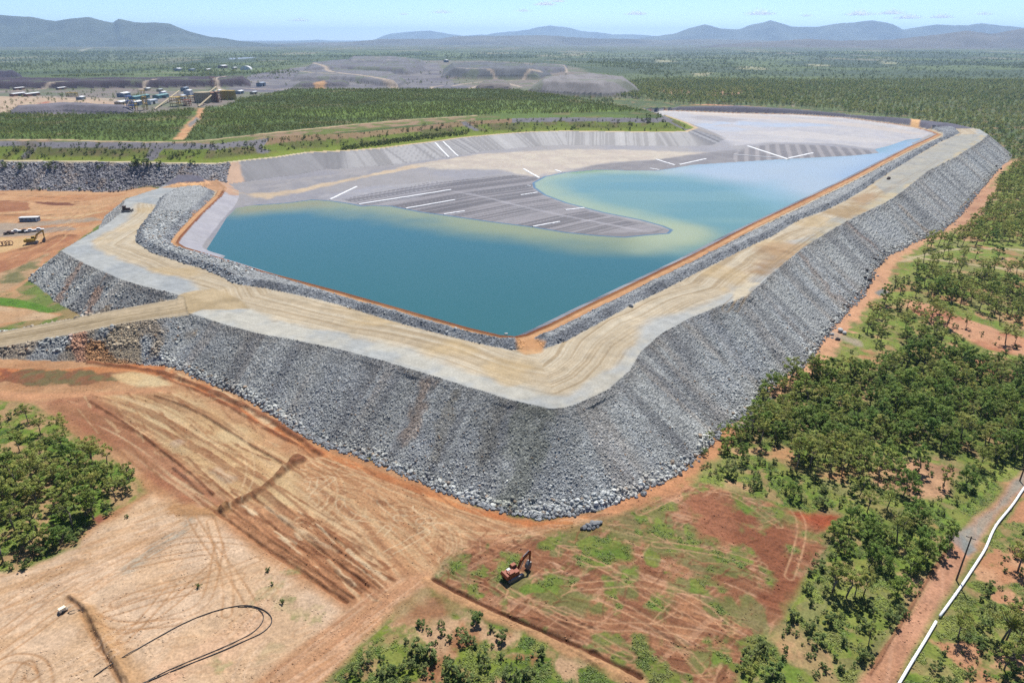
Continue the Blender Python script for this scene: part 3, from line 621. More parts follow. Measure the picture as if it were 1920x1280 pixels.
# liner: strips run down the slope
J = sel(5)
inh = (DH[J] > -1) & (DH[J] < 60) & (y[J] > 480) & (x[J] < 330)
s_ = np.where(inh, SH[J], SR2[J])
f = vn(s_ / 1.4, s_ * 0 + 4) * .55 + vn(s_ / 9, s_ * 0 + 8) * .45
COL[J] = A(128, 126, 130); mixc(J, sm(.5, .56, f), A(154, 152, 154)); mixc(J, sm(.46, .4, f), A(104, 102, 108))
mixc(J, sm(.7, .74, vn(s_ / 16, s_ * 0 + 2)) * .6, A(180, 178, 178))
PATT[J] = 1
nr = (y[J] < 520) & (x[J] < -120)
mixc(J, nr * .85, A(186, 182, 186)); mixc(J, nr * sm(.4, .6, vn(SR2[J] / 2.5, SR2[J] * 0)) * .5, A(168, 164, 172))
zone([(478,292),(520,296),(650,283),(640,320),(520,335),(470,340),(440,306)], A(100, 100, 108), A(108, 106, 114), 3, 1, zs=22, regs=[5, 6], alpha=.85)
fr = (y[J] > 780)
mixc(J, fr * .8, A(166, 156, 146))
zone([(404,352),(425,345),(440,318),(420,308),(400,318),(380,342)], A(202, 156, 118), A(190, 144, 108), 2, 2.5, zs=23)
zone([(417,309),(445,306),(466,344),(428,351),(404,345),(372,345)], A(202, 156, 120), A(192, 148, 114), 1.5, 1.5, zs=24)
# basin floor
J = sel(6)
COL[J] = A(152, 149, 154)
f = fbm(x[J], y[J], 4, 40, 3); mixc(J, sm(.4, .6, f) * .5, A(166, 159, 152))
fl = dict(regs=[6, 5], zs=16.8)
zone([(430,356),(520,341),(690,322),(770,311),(700,328),(600,347),(520,361),(470,360)], A(150, 146, 148), A(166, 160, 158), 3, 2, **fl)
zone([(440,362),(520,361),(610,345),(700,329),(770,313),(900,292),(880,300),(760,322),(660,340),(580,356),(500,372)], A(216, 190, 152), A(202, 178, 146), 3, 5, **fl)
zone([(780,312),(900,291),(1060,283),(1200,284),(1330,287),(1300,292),(1230,300),(1150,304),(1060,318),(1000,332),(930,318),(820,320)], A(208, 194, 172), A(196, 180, 162), 6, 6, **fl)
zone([(800,360),(860,340),(960,328),(1010,330),(995,350),(1020,368),(1070,386),(1200,416),(1256,432),(1180,446),(1060,437),(900,412),(780,394),(700,388),(740,374)], A(100, 95, 98), A(114, 108, 110), 5, 4, ns=30, **fl)
zone([(600,366),(700,350),(800,345),(830,340),(780,372),(700,384),(620,375)], A(162, 160, 166), A(174, 170, 170), 4, 4, **fl)
zone([(1120,308),(1230,300),(1330,286),(1380,282),(1400,300),(1300,310),(1230,321),(1120,319),(1080,318)], A(118, 112, 115), A(132, 126, 126), 4, 4, **fl)
zone([(1372,290),(1400,278),(1450,272),(1540,273),(1620,279),(1652,287),(1600,293),(1500,298),(1380,305)], A(112, 106, 108), A(124, 118, 118), 4, 3, **fl)
JJ = np.nonzero(np.isin(reg, [6]))[0]
a_ = .05; t1 = x[JJ] * math.cos(a_) + y[JJ] * math.sin(a_); 
zoneP = img([(640,372),(800,345),(960,328),(1010,330),(995,350),(1070,386),(1256,432),(1060,437),(700,388)], 16.8)[0]
i_ = inside(x[JJ], y[JJ], zoneP)
an = math.atan2(*(zoneP[3] - zoneP[0])[::-1]) + .12
b_ = -x[JJ] * math.sin(an) + y[JJ] * math.cos(an)
f = vn(b_ / 1.7, b_ * 0 + 1) * .65 + vn(b_ / 6, b_ * 0 + 5) * .35
mixc(JJ, i_ * sm(.5, .6, f) * .7, A(158, 152, 154)); mixc(JJ, i_ * sm(.47, .37, f) * .75, A(88, 83, 88)); PATT[JJ[i_]] = 1
P2 = img([(1372,290),(1400,278),(1450,272),(1540,273),(1620,279),(1652,287),(1600,293),(1500,298),(1380,305)], 16.8)[0]
i2 = inside(x[JJ], y[JJ], P2); b2 = x[JJ] * .95 - y[JJ] * .3
f = np.sin(b2 / 5 * math.pi) ; mixc(JJ, i2 * sm(.1, .6, f) * .6, A(172, 164, 162)); mixc(JJ, i2 * sm(-.2, -.8, f) * .4, A(104, 98, 104))
stroke([(850,360),(900,368),(970,385),(1050,402),(1130,418),(1200,430)], 3, A(176, 172, 176), .6, zs=16.8)
# tailings beyond
tz = dict(regs=[6, 5], zs=16.2)
zone([(1310,247),(1340,256),(1376,276),(1400,274),(1450,270),(1560,271),(1640,279),(1660,276),(1700,266),(1760,258),(1745,248),(1660,234),(1580,224),(1480,216),(1380,214),(1240,210),(1230,216),(1270,226)], A(196, 190, 187), A(186, 182, 184), 6, 5, **tz)
zone([(1290,222),(1340,226),(1400,228),(1450,232),(1560,236),(1660,242),(1560,240),(1440,242),(1380,250),(1340,250),(1310,240)], A(176, 188, 206), A(188, 190, 198), 6, 8, patch=.45, ns=60, **tz)
zone([(1290,214),(1380,216),(1480,224),(1560,230),(1660,240),(1740,254),(1700,252),(1560,236),(1400,224),(1300,218)], A(208, 192, 176), None, 4, 5, alpha=.7, **tz)
zone([(1290,222),(1330,220),(1400,228),(1370,232),(1310,228)], A(160, 152, 152), None, 5, 4, alpha=.7, **tz)
zone([(1400,250),(1500,250),(1600,258),(1700,262),(1640,268),(1500,262)], A(204, 196, 190), None, 5, 10, alpha=.8, **tz)
zone([(1718,262),(1740,262),(1752,258),(1740,256)], A(160, 146, 128), None, 3, 2, alpha=.9, **tz)
# old dam
J = sel(7); COL[J] = A(140, 138, 142); f = fbm(x[J], y[J], 4, 14, 7)
mixc(J, sm(.5, .66, f) * .6, A(112, 110, 118)); mixc(J, sm(.55, .7, fbm(x[J], y[J], 3, 9, 2)) * .5, A(156, 138, 122)); mixc(J, sm(.48, .32, f) * .5, A(166, 164, 168))
J = sel(8); COL[J] = A(222, 204, 168)
mixc(J, (x[J] > -180) * .7, A(216, 186, 146))
J = sel(9); h_ = z[J] - 28.5; f = fbm(x[J], y[J] * 1.5, 4, 26, 7)
COL[J] = A(116, 132, 62); mixc(J, sm(.45, .62, f), A(104, 108, 66)); mixc(J, sm(.55, .7, fbm(x[J], y[J], 3, 8, 1)) * .6, A(134, 118, 82))
mixc(J, sm(3.2, 1.2, h_) * .8, A(136, 152, 66))
top = (h_ + (fbm(x[J], y[J], 3, 20) - .5) * 1.5) > 7.2
gb = ((x[J] < -215) & (x[J] > -520)) | (x[J] > 0)
mixc(J, (top & gb) * .95, A(142, 138, 146)); mixc(J, (top & ~gb) * .7, A(176, 138, 112))
for c_ in [[(85,265),(70,280),(48,297)],[(300,270),(290,285),(280,300)],[(320,268),(300,285),(285,300)],[(470,265),(490,282),(500,290)],[(850,226),(870,240),(890,250)],[(1255,224),(1290,236),(1310,240)]]:
    P = np.array([U(q_[0], q_[1], w_) for q_, w_ in zip(c_, [38, 33, 29])]); J = box_sel(P, 9); J = J[reg[J] == 9]
    d, s, _ = near(x[J], y[J], P); mixc(J, sm(4.5, 2.5, d + (fbm(x[J], y[J], 2, 5) - .5) * 4), A(136, 132, 136))
zone([(-50,304),(80,266),(60,300)], A(120, 106, 76), None, 2, 4, zs=33, regs=[9], patch=.4, alpha=.5)
# small brightness noise everywhere so that no area is even
COL *= (.86 + .28 * fbm(x, y, 3, 2.2, 4))[:, None]
COL *= (.9 + .2 * fbm(x, y, 4, 16, 14))[:, None]
soilm = np.clip((COL[:, 0] / np.maximum(COL[:, 2], 1e-3) - 1.8) / 1.5, 0, 1) * (COL[:, 0] > COL[:, 1] * 1.12)
lum = (COL @ np.array([.3, .55, .15]))[:, None]
COL = COL + (lum - COL) * (soilm * .02)[:, None]; COL *= 1 + soilm[:, None] * np.array([.06, .07, .01])
rkm = np.isin(reg, [1, 3, 7]); COL[rkm] *= np.array([1.46, 1.46, 1.43])
COL[(COL[:, 1] > COL[:, 0] * 1.03) & (COL[:, 1] > COL[:, 2] * 1.35) & (y < 900)] *= np.array([1.12, 1.12, .8])
COL = np.clip(COL, .01, .85)
reg[(reg == 3) & (ZO > 20.6)] = 10
GZ = z.reshape(NY, NX)
# ---------------------------------------------------------------- materials
def mat(name):
    m = bpy.data.materials.new(name); m.use_nodes = True
    nt = m.node_tree; b = nt.nodes['Principled BSDF']; return m, nt, b
def simple(name, col, rough=.7, metal=0.0, noise=.18, scale=3.0, spec=.3):
    m, nt, b = mat(name)
    n = nt.nodes.new('ShaderNodeTexNoise'); n.inputs['Scale'].default_value = scale; n.inputs['Detail'].default_value = 4
    tc = nt.nodes.new('ShaderNodeTexCoord'); nt.links.new(tc.outputs['Object'], n.inputs['Vector'])
    r = nt.nodes.new('ShaderNodeMix'); r.data_type = 'RGBA'
    c = np.array(col)
    r.inputs['A'].default_value = (*(c * (1 - noise)), 1); r.inputs['B'].default_value = (*np.clip(c * (1 + noise), 0, 1), 1)
    nt.links.new(n.outputs['Fac'], r.inputs['Factor']); nt.links.new(r.outputs['Result'], b.inputs['Base Color'])
    b.inputs['Roughness'].default_value = rough; b.inputs['Metallic'].default_value = metal; b.inputs['Specular IOR Level'].default_value = spec
    return m
def mth(nt, op, a, b=None):
    n = nt.nodes.new('ShaderNodeMath'); n.operation = op
    for k, v in ((0, a), (1, b)):
        if v is None: continue
        if isinstance(v, (int, float)): n.inputs[k].default_value = v
        else: nt.links.new(v, n.inputs[k])
    return n.outputs[0]
def noise(nt, scale, detail=4, rough=.6, vec=None):
    n = nt.nodes.new('ShaderNodeTexNoise'); n.inputs['Scale'].default_value = scale; n.inputs['Detail'].default_value = detail; n.inputs['Roughness'].default_value = rough
    if vec is not None: nt.links.new(vec, n.inputs['Vector'])
    return n.outputs['Fac']
def attrcol(nt):
    a = nt.nodes.new('ShaderNodeAttribute'); a.attribute_name = 'Col'; return a.outputs['Color']
def mulcol(nt, col, val):
    m = nt.nodes.new('ShaderNodeVectorMath'); m.operation = 'SCALE'; nt.links.new(col, m.inputs[0]); nt.links.new(val, m.inputs['Scale']); return m.outputs[0]
def ground_mat(name, bump=.5, lo=.72, hi=1.28, rock=0.0, rs=1.2):
    m, nt, b = mat(name)
    geo = nt.nodes.new('ShaderNodeNewGeometry'); pos = geo.outputs['Position']
    f1 = noise(nt, 1.6, 5, .65, pos); f2 = noise(nt, .22, 4, .6, pos)
    v = mth(nt, 'ADD', mth(nt, 'MULTIPLY', f1, (hi - lo) * 2.6), 1 - (hi - lo) * 1.3); v = mth(nt, 'MAXIMUM', v, .25)
    v = mth(nt, 'MULTIPLY', v, mth(nt, 'ADD', mth(nt, 'MULTIPLY', f2, .5), .75))
    hgt = f1
    if rock:
        vo = nt.nodes.new('ShaderNodeTexVoronoi'); vo.inputs['Scale'].default_value = rs; vo.inputs['Randomness'].default_value = 1
        jit = nt.nodes.new('ShaderNodeVectorMath'); jit.operation = 'ADD'
        nn = nt.nodes.new('ShaderNodeTexNoise'); nn.inputs['Scale'].default_value = 2.0; nt.links.new(pos, nn.inputs['Vector'])
        nt.links.new(pos, jit.inputs[0]); nt.links.new(nn.outputs['Color'], jit.inputs[1])
        nt.links.new(jit.outputs[0], vo.inputs['Vector'])
        sx = nt.nodes.new('ShaderNodeSeparateXYZ'); nt.links.new(vo.outputs['Color'], sx.inputs[0])
        cell = mth(nt, 'ADD', mth(nt, 'MULTIPLY', mth(nt, 'POWER', sx.outputs[0], 1.6), 1.15 * rock), 1 - .48 * rock)
        v = mth(nt, 'MULTIPLY', v, cell)
        crack = nt.nodes.new('ShaderNodeMapRange'); nt.links.new(vo.outputs['Distance'], crack.inputs['Value'])
        crack.inputs['From Min'].default_value = .35; crack.inputs['From Max'].default_value = .8
        crack.inputs['To Min'].default_value = 1; crack.inputs['To Max'].default_value = 1 - .35 * rock
        v = mth(nt, 'MULTIPLY', v, crack.outputs[0])
        hgt = mth(nt, 'ADD', mth(nt, 'MULTIPLY', mth(nt, 'SUBTRACT', 1.0, vo.outputs['Distance']), .8), mth(nt, 'MULTIPLY', sx.outputs[1], .9))
    nt.links.new(mulcol(nt, attrcol(nt), v), b.inputs['Base Color'])
    b.inputs['Roughness'].default_value = .92; b.inputs['Specular IOR Level'].default_value = .15
    bm_ = nt.nodes.new('ShaderNodeBump'); bm_.inputs['Strength'].default_value = bump; bm_.inputs['Distance'].default_value = .5 if rock else .15
    nt.links.new(hgt, bm_.inputs['Height']); nt.links.new(bm_.outputs[0], b.inputs['Normal'])
    return m
M_ground = ground_mat('earth', .7, .72, 1.28); M_rock = ground_mat('dumped_rock', .5, .92, 1.24, .5, 1.6); M_fine = ground_mat('crushed_rock_and_clay', .3, .84, 1.16)
M_farrock = ground_mat('weathered_rock', .3, .86, 1.14)
M_liner, nt, b = mat('pond_liner_sheet')
geo = nt.nodes.new('ShaderNodeNewGeometry')
f1 = noise(nt, .35, 4, .6, geo.outputs['Position'])
nt.links.new(mulcol(nt, attrcol(nt), mth(nt, 'ADD', mth(nt, 'MULTIPLY', f1, .3), .85)), b.inputs['Base Color'])
b.inputs['Roughness'].default_value = .6; b.inputs['Specular IOR Level'].default_value = .3

def mesh_from(name, verts, quads, col=None, mats=None, smooth=True, parent=None, midx=None):
    me = bpy.data.meshes.new(name); nv = len(verts); nf = len(quads); k = quads.shape[1]
    me.vertices.add(nv); me.vertices.foreach_set('co', np.ascontiguousarray(verts, np.float32).ravel())
    me.loops.add(nf * k); me.loops.foreach_set('vertex_index', np.ascontiguousarray(quads, np.int32).ravel())
    me.polygons.add(nf); me.polygons.foreach_set('loop_start', np.arange(0, nf * k, k, dtype=np.int32))
    me.polygons.foreach_set('use_smooth', np.full(nf, bool(smooth)))
    me.update(calc_edges=True)
    if col is not None:
        a = me.color_attributes.new('Col', 'FLOAT_COLOR', 'POINT')
        c4 = np.ones((nv, 4), np.float32); c4[:, :3] = col; a.data.foreach_set('color', c4.ravel())
    for m in (mats or []): me.materials.append(m)
    if midx is not None: me.polygons.foreach_set('material_index', np.ascontiguousarray(midx, np.int32))
    o = bpy.data.objects.new(name, me); C.objects.link(o)
    if parent: o.parent = parent
    return o
def tag(o, label=None, cat=None, group=None, kind=None):
    if label: o['label'] = label
    if cat: o['category'] = cat
    if group: o['group'] = group
    if kind: o['kind'] = kind
    return o
def empty(name, loc, rz=0.0, label=None, cat=None, group=None):
    o = bpy.data.objects.new(name, None); C.objects.link(o); o.location = loc; o.rotation_euler = (0, 0, rz); o.empty_display_size = 1
    return tag(o, label, cat, group)

# ---------------------------------------------------------------- terrain meshes
idx = np.arange(N).reshape(NY, NX)
Q = np.stack([idx[:-1, :-1], idx[:-1, 1:], idx[1:, 1:], idx[1:, :-1]], -1).reshape(-1, 4)
# each face belongs to the region most of its corners are in
rq = reg[Q]; srt = np.sort(rq, 1); fr_ = np.where(srt[:, 1] == srt[:, 2], srt[:, 1], rq[:, 0])
XYZ = np.stack([x, y, z], 1)
def piece(name, regs, m, parent=None, smooth=True):
    q = Q[np.isin(fr_, regs)]
    if len(q) == 0: return None
    us, inv = np.unique(q, return_inverse=True)
    o = mesh_from(name, XYZ[us], inv.reshape(-1, 4), COL[us], [m], smooth)
    if parent:
        o.parent = parent
        o.matrix_parent_inverse = Matrix.Translation(-parent.location)
    return o
tag(piece('ground', [0], M_ground), kind='structure')
p_ = hit(1020, 745)
dam = empty('rockfill_embankment', p_, 0, 'long grey rockfill embankment with a tan haul road on top, wrapping the blue-green pond', 'embankment')
piece('outer_slope', [1], M_rock, dam, False)
piece('crest_road', [2], M_fine, dam)
piece('rock_bund', [3], M_rock, dam, False)
piece('far_bund', [10], M_farrock, dam); piece('inner_track', [4], M_fine, dam)['label'] = 'narrow red-earth track along the water side of the crest'
tag(piece('pond_liner', [5], M_liner), 'grey striped liner sheet on the banks round the pond', 'liner', kind='structure')
tag(piece('basin_floor', [6], M_liner), kind='structure')
old = empty('old_embankment', hit(150, 304), 0, 'older embankment at the left with grass bench above dark shrub-dotted rock face', 'embankment')
piece('rock_face', [7], M_rock, old, False); piece('crest_track', [8], M_fine, old); piece('grass_bench', [9], M_ground, old)
for k, lb in zip(MOUNDS[:4], ['broad pale grey waste-rock mound, nearest the far end of the pond', 'dark flat-topped waste-rock mound behind the pale one', 'small brown spoil mound beside the white mine track', 'dark low rock mound at the bend of the far mine road']):
    o = piece('waste_rock_mound', [k], M_farrock)
    if o: tag(o, lb, 'rock mound', 'waste-rock mounds at the mine')
for k, lb in zip(MOUNDS[4:], ['lowest grey terrace of the stepped mine dump','middle grey terrace of the stepped mine dump','top terrace of the stepped mine dump','long dark purple rock bench behind the processing plant','short dark bench at the far left edge behind the pit','low dark rock bank right of the plant','grey bank along the edge of the bare yard at left']):
    o = piece('rock_terrace', [k], M_farrock)
    if o: tag(o, lb, 'rock terrace', 'rock benches and terraces of the mine')
# ---------------------------------------------------------------- water
dep = np.clip(-DW, 0, 60)
uu_, vv_ = x, y
sel_w = np.zeros(N, bool); sel_w[I] = (dR2 < 1.0) & (dW < 1.5)
qs = Q[sel_w[Q].all(1)]; us, inv = np.unique(qs, return_inverse=True)
wx, wy = x[us], y[us]; d = -DW[us]
deep = A(68, 128, 130, 2.5); mid = A(146, 184, 164, 2.2); shoal = A(188, 188, 112, 2.35); palew = A(198, 207, 206, 2.25); green = A(150, 178, 80, 2.2)
wc = np.tile(deep, (len(us), 1))
def wm(w, c):
    global wc
    w = np.clip(w, 0, 1)[:, None]; wc = wc * (1 - w) + c * w
def wz(pts, soft):
    P, _ = img(pts, 16.0); dd, _, _ = near(wx, wy, P, None, True); dd = np.where(inside(wx, wy, P), -dd, dd)
    return sm(soft, -soft, dd + (fbm(wx, wy, 3, 45) - .5) * soft * .8)
lobe = wz([(990,330),(1100,315),(1500,300),(1800,250),(1900,330),(1480,420),(1330,480),(1250,470),(1260,437),(1200,416),(1060,385),(1000,360)], 28)
wm(lobe * .75, mid)
wm(lobe * sm(.35, .6, fbm(wx, wy * 2, 3, 70)) * .45, A(100, 158, 154, 2.4))
# shoals follow the distance to the shore of the spit
SP, _ = img(W_PTS[5:22], 16.0); ds1, _, _ = near(wx, wy, SP)
SP2, _ = img(W_PTS[21:36], 16.0); ds2, _, _ = near(wx, wy, SP2)
wm(sm(48, 3, ds1 + (fbm(wx, wy, 3, 25) - .5) * 22) * .75, shoal); wm(sm(34, 3, ds2 + (fbm(wx, wy, 3, 25) - .5) * 14) * .75, A(198, 208, 150, 2.2))
wm(wz([(1200,445),(1256,436),(1290,430),(1320,440),(1260,470),(1200,470)], 14) * .75, A(190, 198, 150, 2.2))
wm(wz([(440,392),(500,384),(600,376),(620,385),(520,392),(450,400)], 12) * .8, A(172, 160, 84, 2.2))
wm(wz([(1060,322),(1120,317),(1150,319),(1080,326)], 6) * .9, green)
wm(sm(2.6, 1.2, np.minimum(ds1, ds2)) * (wy < 690) * .8, A(70, 110, 150, 2.2))
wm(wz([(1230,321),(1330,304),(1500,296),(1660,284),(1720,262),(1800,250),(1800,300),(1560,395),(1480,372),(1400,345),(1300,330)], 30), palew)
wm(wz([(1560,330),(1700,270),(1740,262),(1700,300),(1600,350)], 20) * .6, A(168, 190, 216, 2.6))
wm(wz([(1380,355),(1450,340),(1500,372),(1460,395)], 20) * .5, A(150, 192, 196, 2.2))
M_water, nt, b = mat('pond_water')
nt.links.new(attrcol(nt), b.inputs['Base Color']); gp_ = nt.nodes.new('ShaderNodeNewGeometry'); rn = noise(nt, .012, 4, .6, gp_.outputs['Position']); nt.links.new(mth(nt, 'ADD', mth(nt, 'MULTIPLY', rn, .3), .02), b.inputs['Roughness']); b.inputs['IOR'].default_value = 1.33
geo = nt.nodes.new('ShaderNodeNewGeometry'); f = noise(nt, .7, 5, .65, geo.outputs['Position']); bm_ = nt.nodes.new('ShaderNodeBump'); bm_.inputs['Strength'].default_value = .3; bm_.inputs['Distance'].default_value = .2
nt.links.new(f, bm_.inputs['Height']); nt.links.new(bm_.outputs[0], b.inputs['Normal'])
wv = np.stack([wx, wy, np.full(len(us), 16.0)], 1)
tag(mesh_from('water', wv, inv.reshape(-1, 4), wc, [M_water]), 'still blue-green pond water with pale yellow shallows', 'water', kind='structure')
# ================================================================ objects
class MB:
    """collects shapes, then links them as ONE mesh object"""
    def __init__(s): s.v = []; s.f = []
    def add(s, v, f):
        o = len(s.v); s.v += [tuple(p) for p in v]; s.f += [tuple(i + o for i in q) for q in f]; return s
    def box(s, c, d, rz=0.0, tilt=None, bev=0.0):
        hx, hy, hz = d[0] / 2, d[1] / 2, d[2] / 2
        b = min(bev, hx * .8, hy * .8)
        if b > 0:
            ring = [(-hx + b, -hy), (hx - b, -hy), (hx, -hy + b), (hx, hy - b), (hx - b, hy), (-hx + b, hy), (-hx, hy - b), (-hx, -hy + b)]
        else: ring = [(-hx, -hy), (hx, -hy), (hx, hy), (-hx, hy)]
        n = len(ring)
        vs = [Vector((p[0], p[1], -hz)) for p in ring] + [Vector((p[0] * (1 - b / max(hx, .01) * .4), p[1] * (1 - b / max(hy, .01) * .4), hz)) for p in ring]
        M = Matrix.Rotation(rz, 4, 'Z')
        if tilt is not None: M = M @ tilt
        vs = [M @ q + Vector(c) for q in vs]
        fs = [tuple(range(n - 1, -1, -1)), tuple(range(n, 2 * n))] + [(i, (i + 1) % n, n + (i + 1) % n, n + i) for i in range(n)]
        return s.add(vs, fs)
    def tube(s, pts, r, n=8, cap=True):
        pts = [Vector(p) for p in pts]; rs = r if isinstance(r, (list, tuple)) else [r] * len(pts)
        o = len(s.v)
        for i, p in enumerate(pts):
            d = (pts[min(i + 1, len(pts) - 1)] - pts[max(i - 1, 0)]).normalized()
            a = d.cross(Vector((0, 0, 1))); a = a.normalized() if a.length > 1e-4 else Vector((1, 0, 0)); b = d.cross(a)
            for k in range(n):
                t = 2 * math.pi * k / n; s.v.append(tuple(p + (a * math.cos(t) + b * math.sin(t)) * rs[i]))
        for i in range(len(pts) - 1):
            for k in range(n): s.f.append((o + i * n + k, o + i * n + (k + 1) % n, o + (i + 1) * n + (k + 1) % n, o + (i + 1) * n + k))
        if cap:
            s.f.append(tuple(o + k for k in range(n - 1, -1, -1))); s.f.append(tuple(o + (len(pts) - 1) * n + k for k in range(n)))
        return s
    def prism(s, prof, wdt, axis='y', off=(0, 0, 0)):
        """profile in (x,z) swept along y"""
        n = len(prof); vs = [Vector((p[0], -wdt / 2, p[1])) + Vector(off) for p in prof] + [Vector((p[0], wdt / 2, p[1])) + Vector(off) for p in prof]
        return s.add(vs, [tuple(range(n)), tuple(range(2 * n - 1, n - 1, -1))] + [(i, n + i, n + (i + 1) % n, (i + 1) % n) for i in range(n)])
    def lathe(s, prof, n=20, c=(0, 0, 0)):
        o = len(s.v)
        for (r_, z_) in prof:
            for k in range(n): t = 2 * math.pi * k / n; s.v.append((c[0] + r_ * math.cos(t), c[1] + r_ * math.sin(t), c[2] + z_))
        for i in range(len(prof) - 1):
            for k in range(n): s.f.append((o + i * n + k, o + i * n + (k + 1) % n, o + (i + 1) * n + (k + 1) % n, o + (i + 1) * n + k))
        s.f.append(tuple(o + (len(prof) - 1) * n + k for k in range(n)))
        return s
    def mesh(s, name, m, smooth=False):
        me = bpy.data.meshes.new(name); me.from_pydata(s.v, [], s.f); me.materials.append(m); me.validate()
        if smooth: me.polygons.foreach_set('use_smooth', np.ones(len(me.polygons), bool))
        me.update(); return me
    def build(s, name, m, parent=None, smooth=False):
        o = bpy.data.objects.new(name, s.mesh(name, m, smooth)); C.objects.link(o)
        if parent: o.parent = parent
        return o
def hitz(u, v):
    q = hit(u, v); return q
# ---------------------------------------------------------------- materials of objects
M_white = simple('white_paint', (.55, .55, .54), .5); M_black = simple('black_poly', (.02, .02, .022), .45); M_rubber = simple('tyre_rubber', (.025, .025, .025), .8)
M_orange = simple('orange_paint', (.20, .046, .014), .5, noise=.25); M_yellow = simple('yellow_paint', (.32, .21, .03), .5, noise=.2); M_steel = simple('worn_steel', (.16, .15, .14), .5, .5)
M_glass = simple('dark_glass', (.02, .03, .035), .08, spec=.6); M_dark = simple('dark_machine_paint', (.06, .035, .03), .6); M_timber = simple('grey_timber', (.10, .075, .055), .9)
M_galv = simple('galvanised_roof', (.32, .34, .36), .5, .1); M_buff = simple('buff_tank_paint', (.30, .24, .14), .6); M_teal = simple('green_roof_sheet', (.09, .19, .19), .6); M_pipe = simple('white_pipe', (.70, .70, .69), .45, noise=.05)
M_cladding = simple('blue_grey_cladding', (.16, .19, .23), .6); M_geo = simple('white_geotextile', (.52, .52, .52), .8, noise=.08); M_rustred = simple('rusty_brown', (.22, .11, .07), .8); M_mustard = simple('mustard_steel', (.45, .30, .06), .6)
M_stone = simple('blue_grey_boulder', (.15, .152, .155), .9, noise=.35, scale=.8); M_pale_stone = simple('pale_boulder', (.34, .34, .33), .9, noise=.25); M_darkstone = simple('dark_boulder', (.07, .062, .06), .9, noise=.35)
M_silt = simple('silver_utility_paint', (.3, .3, .3), .45, .2)

# ---------------------------------------------------------------- excavators
def excavator(loc, rz, paint, label, s=1.0, group='excavators on the site'):
    t = empty('excavator', loc, rz, label, 'excavator', group); t.scale = (s, s, s)
    for sy in (-1, 1):
        prof = [(-1.9, 0), (1.9, 0), (2.3, .3), (2.3, .62), (1.9, .92), (-1.9, .92), (-2.3, .62), (-2.3, .3)]
        tr = MB().prism(prof, .62, off=(0, sy * 1.25, 0)).build('track', M_steel, t)
        MB().box((0, sy * 1.25, .95), (3.4, .5, .06)).build('track_plate', M_silt, tr)
    MB().box((0, 0, .6), (2.2, 1.9, .5)).box((0, 0, .98), (1.5, 1.5, .3)).build('undercarriage', M_steel, t)
    MB().box((-.45, 0, 1.65), (3.5, 2.6, 1.0), bev=.3).box((-.9, -.35, 2.3), (1.9, 1.6, .35), bev=.2).build('house', paint, t)
    MB().prism([(-2.2, 1.15), (-2.75, 1.3), (-2.85, 1.9), (-2.6, 2.35), (-2.2, 2.35)], 2.6).build('counterweight', paint, t)
    cb = MB().prism([(-.1, 1.6), (1.35, 1.6), (1.5, 2.1), (1.25, 3.05), (0, 3.1), (-.1, 2.6)], .95, off=(0, .8, 0)).build('cab', paint, t)
    MB().prism([(.05, 2.15), (1.36, 2.15), (1.19, 2.95), (.1, 2.98)], 1.0, off=(0, .8, 0)).build('window', M_glass, cb)
    MB().box((-1.0, .55, 2.5), (.9, .7, .14)).build('access_hatch', M_silt, t); MB().tube([(-1.5, -.6, 2.4), (-1.5, -.6, 3.0)], .07, 6).build('exhaust', M_silt, t)
    MB().prism([(1.1, 1.7), (1.5, 1.55), (2.55, 3.5), (5.15, 5.15), (5.1, 5.5), (4.8, 5.55), (2.2, 4.15)], .42, off=(0, -.1, 0)).build('boom', paint, t)
    MB().prism([(4.75, 5.75), (5.3, 5.65), (5.35, 4.6), (5.15, 2.3), (4.85, 2.3), (4.8, 4.6)], .34, off=(0, -.1, 0)).build('stick', paint, t)
    MB().tube([(2.9, -.1, 4.75), (4.75, -.1, 5.72)], .1, 6).tube([(1.9, .2, 1.8), (2.9, .2, 3.7)], .09, 6).tube([(1.9, -.4, 1.8), (2.9, -.4, 3.7)], .09, 6).build('hydraulic_ram', M_silt, t)
    MB().prism([(5.2, 2.35), (4.8, 2.35), (4.2, 1.7), (3.8, .75), (4.2, .25), (4.9, .35), (5.25, 1.2)], 1.15, off=(0, -.1, 0)).build('bucket', M_steel, t)
    return t
q = hit(962, 1081)
excavator(q, R(37), M_orange, 'orange crawler excavator with raised boom on the churned red paddock', 1.0)
q = hit(61, 457)
excavator(q, R(25), M_yellow, 'small yellow excavator on the pit floor left of the grey rock ramp', 1.35)

